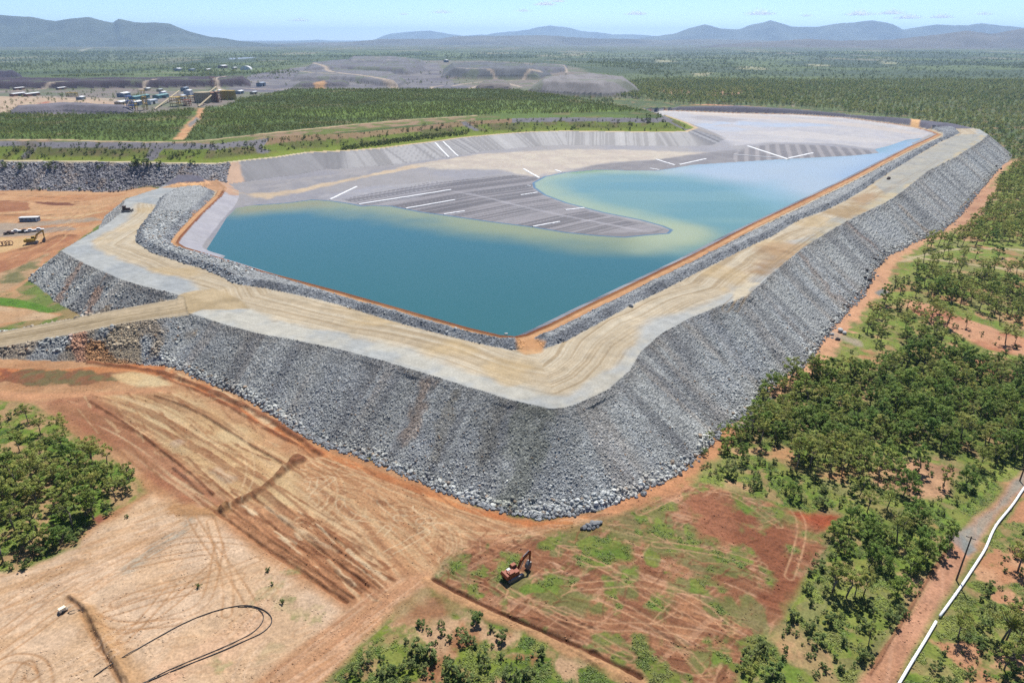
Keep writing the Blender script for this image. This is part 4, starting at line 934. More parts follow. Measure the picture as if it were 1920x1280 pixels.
# ---------------------------------------------------------------- vehicles
def ute(loc, rz, paint, label, group=None, s=1.0):
    t = empty('parked_ute', loc, rz, label, 'ute', group); t.scale = (s, s, s)
    MB().prism([(-2.6, .45), (2.55, .45), (2.6, .85), (2.3, 1.05), (1.2, 1.12), (.6, 1.75), (-.7, 1.78), (-.85, 1.1), (-2.6, 1.05)], 1.8).build('body', paint, t)
    MB().prism([(1.05, 1.15), (.58, 1.68), (-.66, 1.7), (-.74, 1.15)], 1.84).build('window', M_glass, t)
    for sx in (-1.6, 1.65):
        for sy in (-.82, .82): MB().tube([(sx, sy - .12, .38), (sx, sy + .12, .38)], .38, 12).build('wheel', M_rubber, t)
    return t
GRP = 'vehicles parked in a row on the pit floor'
for (u, v, m_, lb, rz) in [(18, 439, M_dark, 'dark ute parked at the left end of the row by the pit', R(15)), (30, 436, M_white, 'white ute, second in the row of parked vehicles on the pit floor', R(25)),
                           (46, 436, M_black, 'black ute parked between two white ones on the pit floor', R(10)), (57, 435, M_white, 'white ute with yellowish side, beside the black ute', R(28)), (73, 433, M_white, 'white ute at the right end of the parked row', R(30))]:
    ute(hit(u, v), rz, m_, lb, GRP, 1.15)
ute(hit(1666, 336), R(50), M_dark, 'dark ute alone on the far stretch of the crest road', None, 1.0)
# site office: long white-roofed cabin in the pit
q = hit(57, 415); t = empty('site_office', q, R(6), 'long white-roofed site cabin beside the grey strip in the pit', 'cabin')
MB().box((0, 0, 1.5), (11.5, 3.4, 2.6)).build('wall', M_cladding, t); MB().box((0, 0, 2.92), (12, 3.9, .22)).build('roof', M_white, t)
for k in range(4): MB().box((-4 + 2.6 * k, -1.72, 1.7), (1.1, .06, .8)).build('window', M_glass, t)
MB().box((5.0, -1.72, 1.25), (.9, .06, 2.0)).build('door', M_white, t); MB().box((0, 0, .1), (11, 3, .2)).build('base', M_steel, t)
# dozer on the crest
q = hit(238, 397); t = empty('bulldozer', q, R(8), 'dark brown bulldozer on the grey crest at the left end of the dam', 'bulldozer'); t.scale = (1.25,) * 3
for sy in (-1, 1): MB().prism([(-1.7, 0), (1.7, 0), (2.1, .4), (1.8, .85), (-1.4, 1.05), (-2.1, .5)], .6, off=(0, sy * 1.1, 0)).build('track', M_steel, t)
MB().box((.6, 0, 1.35), (2.4, 1.5, 1.1), bev=.15).box((-1.2, 0, 1.2), (1.2, 1.6, .9), bev=.1).build('body', M_dark, t)
cb = MB().box((-.85, 0, 2.2), (1.4, 1.5, 1.3), bev=.12).build('cab', M_dark, t); MB().box((-.85, 0, 2.35), (1.42, 1.3, .7)).build('window', M_glass, cb); MB().box((-.85, 0, 2.92), (1.7, 1.8, .12)).build('roof', M_dark, t)
MB().prism([(2.5, .1), (2.75, .1), (2.6, .7), (2.8, 1.3), (2.55, 1.3), (2.4, .7)], 3.4).build('blade', M_steel, t)
MB().box((1.7, 1.0, .6), (2, .18, .25)).build('push_arm', M_steel, t); MB().box((1.7, -1.0, .6), (2, .18, .25)).build('push_arm', M_steel, t); MB().prism([(-2.4, 1.0), (-2.0, 1.0), (-2.6, .15), (-2.8, .3)], .3).build('ripper', M_steel, t)
# pump trailer at the sand trench
q = hit(118, 1146); t = empty('pump_trailer', q, R(55), 'tiny cream pump unit beside the hose loop on the sand', 'pump')
MB().box((0, 0, .75), (1.5, .95, .8), bev=.1).build('housing', simple('cream_paint', (.7, .6, .42), .5), t); MB().box((0, 0, .28), (2.0, 1.0, .12)).tube([(1.0, 0, .3), (1.7, 0, .25)], .05, 6).build('chassis', M_steel, t)
for sy in (-1, 1): MB().tube([(-.1, sy * .52, .3), (-.1, sy * .68, .3)], .3, 12).build('wheel', M_rubber, t)
# pipe coils at the left edge
for k, (u, v) in enumerate([(2, 461), (9, 460.5), (15, 460), (21, 459.5)]):
    q = hit(u, v); mb = MB()
    for j in range(3):
        n = 18; mb.tube([(1.25 * math.cos(2 * math.pi * i / n), .25 * (j - 1), 1.4 + 1.25 * math.sin(2 * math.pi * i / n)) for i in range(n + 1)], .16, 6)
    o = mb.build('pipe_coil', M_rustred); o.location = q; o.rotation_euler = (0, 0, R(20))
    tag(o, ['brown pipe coil at the very left edge of the pit floor', 'brown pipe coil, second from the left edge', 'brown pipe coil, third from the left edge', 'brown pipe coil nearest the small yellow excavator'][k], 'pipe coil', 'pipe coils standing on the pit floor')

# ---------------------------------------------------------------- pipes
def on_ground(pts, lift, step=1.5, n=2):
    P = []
    for u, v in pts:
        q = hit(u, v); P.append((q.x, q.y))
    P = chaikin(P, n=n); L = np.r_[0, np.cumsum(np.hypot(*np.diff(P, axis=0).T))]
    k = max(int(L[-1] / step), 2); s = np.linspace(0, L[-1], k)
    X = np.interp(s, L, P[:, 0]); Y = np.interp(s, L, P[:, 1]); Z_ = zat(X, Y)
    Zs = np.convolve(np.r_[[Z_[0]] * 3, Z_, [Z_[-1]] * 3], np.ones(7) / 7, 'valid'); Z_ = Zs
    return [(a, b, c + lift) for a, b, c in zip(X, Y, np.maximum(Z_ - .1, Zs))]
tag(MB().tube(on_ground([(176,1268),(235,1230),(290,1198),(340,1170),(390,1149),(437,1137),(465,1134),(487,1139),(504,1149),(512,1162),(505,1176),(488,1189),(464,1199),(403,1226),(336,1253),(268,1282),(240,1292)], .14, 1.0), .105, 8).build('poly_pipe', M_black, None, True), 'black poly pipe with the wider loop lying on the sand', 'pipe', 'black poly pipes on the sand')
tag(MB().tube(on_ground([(446,1138),(470,1137),(488,1143),(496,1155),(490,1172),(470,1190),(420,1213),(353,1240),(290,1268),(255,1290)], .14, 1.0), .09, 8).build('poly_pipe', M_black, None, True), 'black poly pipe making the tighter inner loop on the sand', 'pipe', 'black poly pipes on the sand')
tag(MB().tube(on_ground([(127,1149),(132,1151),(140,1149),(147,1145),(152,1144),(156,1146)], .1, .4), .07, 6).tube(on_ground([(127,1149),(131,1146),(139,1143),(148,1143),(152,1144)], .1, .4), .07, 6).build('hose', M_black, None, True), 'short dark looped hose between the pump unit and the trench', 'hose')
def pipeline(pts, label):
    P = on_ground(pts, .55, 3.0, 3); t = empty('pipeline', P[0], 0, label, 'pipeline', 'white pipeline beside the gravel road')
    l0 = Vector(P[0]); P = [Vector(p) - l0 for p in P]
    MB().tube(P, .30, 14).build('pipe', M_pipe, t, True)
    for i in range(3, len(P) - 1, 4):
        d = (P[i + 1] - P[i - 1]).normalized(); MB().tube([P[i] - d * .15, P[i] + d * .15], .37, 14).build('coupling', M_pipe, t)
    for i in range(1, len(P) - 1, 3):
        d = P[i + 1] - P[i - 1]; MB().box(P[i] + Vector((0, 0, -.6)), (.3, 1.3, .35), math.atan2(d.y, d.x)).build('support', M_timber, t)
pipeline([(1676,1300),(1690,1275),(1712,1238),(1735,1201),(1754,1168)], 'short lower length of white pipeline at the bottom edge, below the gap')
pipeline([(1761,1158),(1800,1104),(1830,1058),(1848,1030),(1857,1005),(1868,984),(1884,966),(1900,946),(1914,924),(1926,908),(1960,870)], 'long upper length of white pipeline curving beside the gravel road')

# ---------------------------------------------------------------- power poles
def pole(u, v, h, lean, label):
    q = hit(u, v); t = empty('power_pole', q, 0, label, 'power pole', 'power poles along the gravel road')
    MB().tube([(0, 0, -.3), (lean[0] * h, lean[1] * h, h)], [.22, .14], 10).build('post', M_timber, t)
    c = Vector((lean[0], lean[1], 1)) * (h - .45)
    ca = MB().box(c, (2.1, .12, .16), R(-40)).build('crossarm', M_timber, t)
    for k in (-.9, 0, .9):
        d = Vector((math.cos(R(-40)) * k, math.sin(R(-40)) * k, .22)); MB().lathe([(.05, -.14), (.09, -.05), (.07, .02), (.09, .08), (.03, .14)], 8, c + d).build('insulator', M_white, ca)
pole(1793, 1087, 13.0, (.035, .03), 'tall dark timber pole with pale cap standing between gravel road and white pipe')
pole(1912, 901, 13.0, (.02, .02), 'dark timber pole by the gravel road at the right edge')

# ---------------------------------------------------------------- geotextile strips on the liner
STR = [((619,374),(669,350),1.8,'white strip running up from the left end of the pond shore'),((673,383),(846,356),2.0,'longest white strip on the striped spit'),((761,391),(853,375),1.9,'white strip just below the longest one'),((832,402),(871,396),1.7,'short white strip midway along the near shore'),((999,425),(1050,416),1.7,'white strip nearest the rounded tip of the spit'),
 ((982,317),(1012,334),2.2,'thick white strip pointing down at the inner lobe of water'),((1041,319),(1053,323),2.2,'small white strip just above the inner lobe'),((988,348),(996,349),1.6,'tiny white dash left of the inner lobe'),((976,366),(1008,361),1.6,'white strip below the left end of the inner lobe'),((1060,394),(1096,390),1.8,'short thick white strip on the lobe side of the spit'),
 ((1230,299),(1266,310),2.2,'white strip meeting the shore beyond the inner lobe'),((1219,316),(1237,319),2.0,'small white strip under the one meeting the far shore'),((1273,309),(1324,298),2.2,'thin white strip along the far shore, pointing right'),((1402,274),(1478,299),3.0,'broad white strip crossing the far dark spit'),((1478,297),(1524,287),2.6,'white strip rising right from the end of the broad one'),((1376,290),(1458,296),1.6,'faint white strip left across the far spit'),
 ((816,268),(842,295),2.2,'left white strip of the pair down the liner bank'),((831,266),(860,293),2.2,'right white strip of the pair down the liner bank')]
for a, b_, w_, lb in STR:
    qa, qb = hit(*a), hit(*b_); n = 14; vs = []; d = (qb - qa); sd_ = Vector((-d.y, d.x, 0)).normalized() * w_ / 2
    for i in range(n + 1):
        p_ = qa.lerp(qb, i / n); wob = Vector((rng.normal() * .15, rng.normal() * .15, 0)) if 0 < i < n else Vector()
        for k_, zz_ in ((-1, .02), (-.8, .32), (.8, .32), (1, .02)):
            g = p_ + sd_ * k_ + wob; vs.append((g.x, g.y, max(float(zat(g.x, g.y)[0]), 16.0) + zz_))
    fs = [(i * 4 + k, i * 4 + k + 1, i * 4 + k + 5, i * 4 + k + 4) for i in range(n) for k in range(3)]
    o = MB().add(vs, fs).build('geotextile_strip', M_geo); tag(o, lb, 'sheet strip', 'white sheet strips on the pond liner')

# ---------------------------------------------------------------- boulders
def rock_mesh(seed, n_sub=1):
    import bmesh
    r_ = np.random.default_rng(seed); bm = bmesh.new(); bmesh.ops.create_icosphere(bm, subdivisions=n_sub, radius=1)
    pl = [Vector(r_.normal(size=3)).normalized() for _ in range(7)]; dd = r_.uniform(.55, .9, 7)
    sc_ = Vector((r_.uniform(.8, 1.25), r_.uniform(.7, 1.0), r_.uniform(.6, .9)))
    for v_ in bm.verts:
        for p_, d_ in zip(pl, dd):
            k = v_.co.dot(p_) - d_
            if k > 0: v_.co -= p_ * k
        v_.co = Vector((v_.co.x * sc_.x, v_.co.y * sc_.y, v_.co.z * sc_.z))
    return bm
ROCKS = []
for k in range(8):
    bm = rock_mesh(100 + k, 2); me = bpy.data.meshes.new('boulder'); bm.to_mesh(me); bm.free(); ROCKS.append(me)
def boulder(u, v, r_, m_, label, group, k):
    q = hit(u, v); me = ROCKS[k % 8].copy(); me.materials.clear(); me.materials.append(m_)
    o = bpy.data.objects.new('boulder', me); C.objects.link(o); o.location = q + Vector((0, 0, r_ * .45)); o.scale = (r_,) * 3; o.rotation_euler = (0, 0, k * 1.3)
    return tag(o, label, 'boulder', group)
PILE = [(1092,992,.7,'dark stone at the left end of the rock pile'),(1097,990,.9,'stone second from left in the rock pile'),(1103,989,1.1,'pale slab in the left half of the rock pile'),(1108,987,1.0,'middle stone of the rock pile'),(1113,985,1.2,'largest pale slab right of the middle of the rock pile'),(1119,983,1.1,'upright stone in the right half of the rock pile'),(1124,981,.9,'stone at the right end of the rock pile'),(1104,993,.7,'small stone in front of the rock pile, left'),(1113,991,.7,'small stone in front of the rock pile, centre'),(1120,988,.6,'small stone in front of the rock pile, right')]
for k, (u, v, r_, lb) in enumerate(PILE): boulder(u, v, r_, M_stone if k else M_darkstone, lb, 'stones in the pile below the dam corner', k)
TOE = [(1712,452,1.2,'above the pale bush tracks'),(1640,487,1.3,'where the toe track bends at the bush tracks'),(1625,507,1.1,'just below the bend of the toe track'),(1630,526,1.6,'big one at the top of the wide stretch'),(1622,521,1.1,'left of the big one on the wide stretch'),(1627,540,1.3,'below the big one on the wide stretch'),(1606,552,1.1,'midway down the wide stretch'),(1588,577,1.2,'at the lower half of the toe track'),(1583,573,.9,'hugging the rock face, lower half'),(1560,605,1.0,'above the grey stones by the scrub'),(1556,618,.9,'next below, near the toe rock'),(1576,622,1.7,'pale-topped beside the scrub'),(1583,626,1.3,'right of the pale-topped one'),(1560,628,1.0,'left of the pale-topped pair'),(1570,637,1.1,'lowest, by the creek-wood edge'),(1868,313,1.6,'farthest, near the dam end'),(1877,318,1.4,'near the dam end, right of the farthest')]
for k, (u, v, r_, lb) in enumerate(TOE): boulder(u, v, r_, M_pale_stone if 'pale' in lb else M_darkstone, ('pale' if 'pale' in lb else 'dark') + ' boulder on the toe track, ' + lb, 'loose boulders along the toe track', k + 3)
boulder(1183, 575, 1.15, M_pale_stone, 'single pale boulder at the inner edge of the crest road near the corner', None, 2)
boulder(949, 627.5, .8, M_pale_stone, 'small pale stone at the near corner of the pond', None, 5)

# loose rock over the dumped faces: nobody could count it
PR = []; base_v = []; base_f = None
import bmesh
for k in range(8):
    bm = rock_mesh(300 + k, 1); base_v.append(np.array([v_.co[:] for v_ in bm.verts])); base_f = np.array([[v_.index for v_ in f_.verts] for f_ in bm.faces]); bm.free()
def gridat(G_, px, py):
    r_i = np.clip(np.round(np.interp(py, ys, np.arange(NY))).astype(int), 0, NY - 1); w_i = np.maximum(.9143 * py + 48.6, 60 + .15 * np.abs(py))
    return G_.reshape(NY, NX)[r_i, np.clip(np.round(np.interp(px / w_i, uu, np.arange(NX))).astype(int), 0, NX - 1)]
def rubble(n, box, regs, r0, r1, ymax, keep=None, pw=3.0):
    px = rng.uniform(box[0], box[1], n); py = rng.uniform(box[2], box[3], n)
    ok = np.isin(regat(px, py), regs); so_, do_ = gridat(SO, px, py), gridat(DO, px, py); fi_ = sm(.5, .72, vn(so_ / 7.0 + 50, do_ / 70.0) * .7 + vn(so_ / 2.4, do_ / 26.0) * .3); ok &= (regat(px, py) != 1) | (rng.random(n) < (1 - .85 * fi_) * (.45 + .55 * np.clip(do_ / 20, 0, 1)))
    if keep is not None: ok &= keep(px, py)
    px, py, do_ = px[ok], py[ok], do_[ok]; r_ = (r0 + (r1 - r0) * rng.random(len(px)) ** pw) * np.where(np.isin(regat(px, py), [1]), .7 + .55 * np.clip(do_ / 28, 0, 1), 1)
    return np.stack([px, py, zat(px, py) - r_ * .05, r_], 1)
parts = [rubble(170000, (-170, 130, 140, 300), [1], .13, .46, 300), rubble(110000, (90, 560, 215, 800), [1], .24, .66, 800), rubble(30000, (-260, -120, 240, 420), [1, 3], .3, 1.1, 500), rubble(45000, (-240, 520, 200, 800), [3], .3, .9, 800, lambda a, b_: (gridat(DB, a, b_) > -4.2) | (b_ > 520)), rubble(36000, (-520, -190, 500, 620), [7], .5, 1.5, 620)]
# bigger stones gather along the toe
tx = np.concatenate([np.interp(np.linspace(0, 1, 2600), np.linspace(0, 1, 14), GP([(285,668),(330,686),(390,711),(460,741),(520,776),(560,806),(620,834),(700,858),(760,886),(850,926),(930,951),(1010,965),(1070,961),(1190,925)])[:, k_]) for k_ in (0, 1)]).reshape(2, -1).T
tx = tx + rng.normal(size=tx.shape) * .9; r_ = rng.uniform(.3, .9, len(tx)) ** 1.8 + .14
parts.append(np.column_stack([tx, zat(tx[:, 0], tx[:, 1]) + .1, r_]))
T2 = GP([(1190,925),(1230,903),(1290,866),(1340,818),(1400,768),(1440,723),(1500,688),(1545,628),(1580,588),(1620,543),(1640,500),(1655,480),(1700,460),(1760,435),(1795,405),(1840,350),(1870,315)])
L_ = np.r_[0, np.cumsum(np.hypot(*np.diff(T2, axis=0).T))]; s_ = rng.uniform(0, L_[-1], 3200)
tx = np.column_stack([np.interp(s_, L_, T2[:, 0]), np.interp(s_, L_, T2[:, 1])]) + rng.normal(size=(3200, 2)) * 1.1; r_ = rng.uniform(.3, .95, len(tx)) ** 1.8 + .16
parts.append(np.column_stack([tx, zat(tx[:, 0], tx[:, 1]) + .1, r_]))
PR = np.concatenate(parts); n = len(PR); print('rubble', n)
BV0 = np.stack(base_v); kk = rng.integers(0, 8, n); BV = BV0[kk]                     # n,12,3
a_ = rng.uniform(0, 6.28, n); b_ = rng.normal(size=n) * .7
ca, sa, cb_, sb = np.cos(a_), np.sin(a_), np.cos(b_), np.sin(b_)
vx, vy, vz = BV[..., 0], BV[..., 1], BV[..., 2]
vy, vz = vy * cb_[:, None] - vz * sb[:, None], vy * sb[:, None] + vz * cb_[:, None]
vx, vy = vx * ca[:, None] - vy * sa[:, None], vx * sa[:, None] + vy * ca[:, None]
V = np.stack([vx, vy, vz], -1) * PR[:, None, 3:4] + PR[:, None, :3]
nv = BV.shape[1]; Fq = base_f[None] + (np.arange(n) * nv)[:, None, None]
g = rng.beta(2.2, 2.2, n); tint = rng.random(n)
def colat(px, py):
    r_i = np.clip(np.round(np.interp(py, ys, np.arange(NY))).astype(int), 0, NY - 1); w_i = np.maximum(.9143 * py + 48.6, 60 + .15 * np.abs(py))
    return COL.reshape(NY, NX, 3)[r_i, np.clip(np.round(np.interp(px / w_i, uu, np.arange(NX))).astype(int), 0, NX - 1)]
lc = colat(PR[:, 0], PR[:, 1]) / (A(150, 153, 157) * 1.0)[None]; lc = np.where(regat(PR[:, 0], PR[:, 1])[:, None] == 0, 1.0, lc)
ccol = (A(114, 116, 118)[None] * (1 - g[:, None]) + A(200, 203, 204)[None] * g[:, None]); ccol = np.where(tint[:, None] > .93, A(150, 136, 124)[None] * (.7 + .5 * g[:, None]), ccol)
ccol = np.clip(ccol * lc * 1.12, .01, .75)
M_rub, nt, b = mat('loose_rock')
nt.links.new(attrcol(nt), b.inputs['Base Color']); b.inputs['Roughness'].default_value = .9; b.inputs['Specular IOR Level'].default_value = .2
tag(mesh_from('rubble', V.reshape(-1, 3), Fq.reshape(-1, 3), np.repeat(ccol, nv, 0), [M_rub], False), 'loose blue-grey rock lying over the dumped faces', 'rubble', kind='stuff')
# tufts of grass and clods of earth: small, uncounted, but they roughen the ground
def near_pts(n, y1):
    v_ = rng.uniform(560, 1290, n); u_ = rng.uniform(-20, 1940, n); P_ = U(u_, v_, 0.0); return P_[:, 0], P_[:, 1]
px, py = near_pts(200000, 0); cl_ = colat(px, py); ok = (regat(px, py) == 0) & (cl_[:, 1] > cl_[:, 0] * 1.04) & (fbm(px, py, 3, 3, 31) > .49); px, py, cl_ = px[ok], py[ok], cl_[ok]
n = len(px); B_ = np.stack([px, py, zat(px, py)], 1); qs_ = []
for k in range(4):
    c_ = B_ + np.stack([rng.normal(size=n) * .22, rng.normal(size=n) * .22, rng.uniform(.03, .22, n)], 1); nm_ = np.stack([rng.normal(size=n) * .45, rng.normal(size=n) * .45, np.ones(n)], 1); nm_ /= np.linalg.norm(nm_, axis=1)[:, None]
    a_ = np.cross(nm_, rng.normal(size=(n, 3))); a_ /= np.linalg.norm(a_, axis=1)[:, None]; b2_ = np.cross(nm_, a_); sz_ = rng.uniform(.08, .24, n)[:, None]
    qs_.append(np.stack([c_ - a_ * sz_, c_ + b2_ * sz_ * .6, c_ + a_ * sz_, c_ - b2_ * sz_ * .6], 1))
TV = np.stack(qs_, 1).reshape(-1, 3); tc_ = cl_ * rng.uniform(.65, 1.4, n)[:, None] * np.array([1.05, 1.08, .8])
M_tuft, nt, b = mat('grass_blades'); nt.links.new(attrcol(nt), b.inputs['Base Color']); b.inputs['Roughness'].default_value = .7
tag(mesh_from('grass_tufts', TV, np.arange(len(TV)).reshape(-1, 4), np.repeat(np.clip(tc_, 0, .6), 16, 0), [M_tuft], False), 'short grass tufts on the cleared and open ground', 'grass', kind='stuff')
px, py = near_pts(60000, 0); cl_ = colat(px, py); ok = (regat(px, py) == 0) & (cl_[:, 0] > cl_[:, 1] * 1.2) & (fbm(px, py, 3, 7, 41) > .56); px, py, cl_ = px[ok], py[ok], cl_[ok]
n = len(px); r_ = .06 + .26 * rng.random(n) ** 4; V = BV0[rng.integers(0, 8, n)] * r_[:, None, None] + np.stack([px, py, zat(px, py)], 1)[:, None, :]
tag(mesh_from('dirt_clods', V.reshape(-1, 3), (base_f[None] + (np.arange(n) * V.shape[1])[:, None, None]).reshape(-1, 3), np.repeat(np.clip(cl_ * rng.uniform(1.0, 1.5, n)[:, None], 0, .7), V.shape[1], 0), [M_rub], False), 'small clods of earth scattered on the bare ground', 'clods', kind='stuff')
# ---------------------------------------------------------------- trees
def foliage_mat(name, c1, c2, tr=.25):
    m, nt, b = mat(name); out = [n for n in nt.nodes if n.type == 'OUTPUT_MATERIAL'][0]
    oi = nt.nodes.new('ShaderNodeObjectInfo'); at = nt.nodes.new('ShaderNodeAttribute'); at.attribute_name = 'Col'
    lg = noise(nt, .02, 3, .6, oi.outputs['Location'])
    f = mth(nt, 'ADD', mth(nt, 'MULTIPLY', oi.outputs['Random'], .75), mth(nt, 'MULTIPLY', lg, .9)); f = mth(nt, 'SUBTRACT', f, .32)
    r = nt.nodes.new('ShaderNodeMix'); r.data_type = 'RGBA'; r.clamp_factor = True; r.inputs['A'].default_value = (*c1, 1); r.inputs['B'].default_value = (*c2, 1); nt.links.new(f, r.inputs['Factor'])
    mm = nt.nodes.new('ShaderNodeVectorMath'); mm.operation = 'MULTIPLY'; nt.links.new(r.outputs['Result'], mm.inputs[0]); nt.links.new(at.outputs['Color'], mm.inputs[1])
    nt.links.new(mm.outputs[0], b.inputs['Base Color']); b.inputs['Roughness'].default_value = .6; b.inputs['Specular IOR Level'].default_value = .25
    tl = nt.nodes.new('ShaderNodeBsdfTranslucent'); nt.links.new(mm.outputs[0], tl.inputs['Color'])
    mx = nt.nodes.new('ShaderNodeMixShader'); mx.inputs[0].default_value = tr; nt.links.new(b.outputs[0], mx.inputs[1]); nt.links.new(tl.outputs[0], mx.inputs[2]); nt.links.new(mx.outputs[0], out.inputs['Surface'])
    return m
F_gum = foliage_mat('gum_leaves', (.205, .255, .056), (.350, .352, .100), .55); F_dark = foliage_mat('dense_leaves', (.100, .178, .030), (.225, .290, .056), .45); F_bush = foliage_mat('shrub_leaves', (.110, .170, .045), (.220, .250, .085), .5)
F_reg = foliage_mat('regrowth_leaves', (.165, .215, .068), (.285, .320, .090), .6)
M_bark = simple('grey_bark', (.17, .14, .115), .9, noise=.3, scale=1.5)
def tree_mesh(seed, hgt, rad, base, nclump, nleaf, ls, fol, name, flat=.75, trunk=True):
    r_ = np.random.default_rng(seed); vs = []; cs = []
    cl = []
    for i in range(nclump):
        t = (i + .5) / nclump; ang = i * 2.4 + r_.uniform(0, 1.2); zz_ = base + (1 - base) * (t ** .75) * r_.uniform(.78, 1.03)
        prof = math.sin(math.pi * min(.95, .2 + .75 * (zz_ - base) / (1 - base))) ** .6
        rr = rad * prof * r_.uniform(.25, 1.08)
        cl.append((rr * math.cos(ang), rr * math.sin(ang), zz_ * hgt * .95, rad * r_.uniform(.13, .31)))
    for (cx, cy, cz, cr) in cl:
        n_ = int(nleaf * 1.15 * (cr / (.22 * rad)) ** 2)
        d = r_.normal(size=(n_, 3)); d /= np.linalg.norm(d, axis=1)[:, None]; rr = cr * r_.random(n_) ** .4
        p = d * rr[:, None] * np.array([1, 1, flat]) + np.array([cx, cy, cz])
        nrm = d * .6 + r_.normal(size=(n_, 3)) * .55 + np.array([0, 0, .95]); nrm /= np.linalg.norm(nrm, axis=1)[:, None]
        a = np.cross(nrm, r_.normal(size=(n_, 3))); a /= np.linalg.norm(a, axis=1)[:, None]; b_ = np.cross(nrm, a)
        s_ = ls * r_.uniform(.45, 1.15, n_)[:, None]; a = a * s_; b_ = b_ * s_ * .62
        vs.append(np.stack([p - a - b_ * .3, p + b_, p + a + b_ * .3, p - b_], 1).reshape(-1, 3))
        tone = r_.uniform(.62, 1.3) * r_.uniform(.75, 1.25, n_)
        cs.append(np.repeat(np.stack([tone * r_.uniform(.92, 1.1), tone, tone * .95], 1), 4, 0))
    V_ = np.concatenate(vs); CC = np.concatenate(cs); nq = len(V_) // 4
    o = mesh_from('crown', V_, np.arange(nq * 4).reshape(-1, 4), CC, [fol], False)
    cm = o.data; bpy.data.objects.remove(o)
    mb = MB(); fk = max(base * hgt * .9, .25)
    r0 = .02 * hgt + .03
    lean = r_.normal(size=2) * .035 * hgt
    mb.tube([(0, 0, -.3), (lean[0] * .5, lean[1] * .5, fk * .6), (lean[0], lean[1], fk)], [r0, r0 * .8, r0 * .65], 6)
    for i in range(min(6, nclump)):
        c_ = cl[int(i * nclump / min(6, nclump))]
        mid_ = ((c_[0] + lean[0]) * .5 + r_.normal() * .15, (c_[1] + lean[1]) * .5 + r_.normal() * .15, fk + (c_[2] - fk) * .45)
        mb.tube([(lean[0], lean[1], fk - .1), mid_, (c_[0], c_[1], c_[2])], [r0 * .55, r0 * .35, r0 * .12], 5)
    return cm, mb.mesh('trunk', M_bark, True)
GUM = [tree_mesh(10 + k, [8.6, 9.6, 7.4, 9.0, 6.8, 10.4, 8.0, 9.4][k], [2.7, 3.2, 2.3, 2.2, 2.6, 3.5, 1.8, 2.9][k], [.42, .48, .38, .5, .36, .46, .3, .55][k], [20, 25, 16, 16, 17, 28, 15, 19][k], 44, .25, F_gum, 'gum', .6) for k in range(8)]
DEN = [tree_mesh(40 + k, [8.2, 9.8, 7.0, 10.8, 6.0, 8.8][k], [2.9, 3.2, 2.8, 2.6, 2.6, 3.6][k], [.2, .18, .14, .22, .12, .2][k], [30, 34, 26, 32, 22, 36][k], 48, .26, F_dark, 'den', .65) for k in range(6)]
BUS = [tree_mesh(70 + k, [2.6, 3.2, 2.0, 1.5, 2.9][k], [1.6, 1.9, 1.5, 1.2, 1.3][k], .06, [15, 18, 12, 9, 13][k], 40, .19, F_bush, 'bus', .7) for k in range(5)]
REG = [tree_mesh(90 + k, [3.8, 4.8, 3.0][k], [1.9, 2.0, 1.7][k], .1, [12, 14, 10][k], 42, .28, F_reg, 'reg', .65) for k in range(3)]

def dart(P, r, nmax=200000, regs=(0,), seed=0, dens=None):
    r_ = np.random.default_rng(seed); P = np.asarray(P)
    ar = (P[:, 0].max() - P[:, 0].min()) * (P[:, 1].max() - P[:, 1].min()); n_ = int(min(nmax, ar / (r * r) * 3.0))
    px = r_.uniform(P[:, 0].min(), P[:, 0].max(), n_); py = r_.uniform(P[:, 1].min(), P[:, 1].max(), n_)
    k = inside(px, py, P) & np.isin(regat(px, py), regs)
    if dens is not None: k &= r_.random(n_) < dens(px, py)
    px, py = px[k], py[k]; g_ = {}; out = []
    for a, b_ in zip(px, py):
        i_, j_ = int(a // r), int(b_ // r); okk = True
        for di in (-1, 0, 1):
            for dj in (-1, 0, 1):
                for (c_, d_) in g_.get((i_ + di, j_ + dj), ()):
                    if (a - c_) ** 2 + (b_ - d_) ** 2 < r * r: okk = False; break
                if not okk: break
            if not okk: break
        if okk: g_.setdefault((i_, j_), []).append((a, b_)); out.append((a, b_))
    return out
def soft_edge(th, s_=30, se=0): return lambda a, b_: sm(th - .1, th + .1, fbm(a, b_, 3, s_, 3 + se))
TR = []      # x, y, kind, size
def grow(pts, r, kinds, smin, smax, seed, dens=None, zs=None):
    P = GP(pts) if zs is None else img(pts, zs)[0]
    for (a, b_) in dart(P, r, seed=seed, dens=dens):
        TR.append((a, b_, kinds[int(rng.integers(0, len(kinds)))], rng.uniform(smin, smax)))
# left wood
grow([(-60,905),(60,880),(150,868),(200,870),(262,912),(205,958),(160,985),(140,1010),(60,1045),(-60,1075)], 3.6, 'ggggd', .75, 1.25, 1)
grow([(-60,770),(60,768),(100,792),(150,832),(200,866),(150,866),(60,878),(-60,903)], 5.4, 'ggb', .7, 1.0, 2, soft_edge(.42, 14))
grow([(-60,1040),(60,1030),(140,1000),(165,985),(150,1015),(60,1062),(-60,1085)], 2.2, 'b', .6, 1.2, 3)
grow([(-60,770),(100,790),(270,905),(200,960),(140,1015),(-60,1080)], 4.0, 'b', .5, .95, 4, soft_edge(.45, 9))
# creek wood on the right
CW = [(1425,752),(1470,712),(1500,700),(1560,694),(1640,698),(1700,660),(1790,660),(1960,705),(1960,850),(1905,862),(1840,850),(1740,838),(1640,835),(1520,835),(1440,840),(1385,842),(1355,850),(1360,828),(1395,800)]
grow(CW, 3.7, 'ddgdg', .6, 1.2, 5)
grow(CW, 3.0, 'b', .7, 1.2, 6, soft_edge(.5, 12))
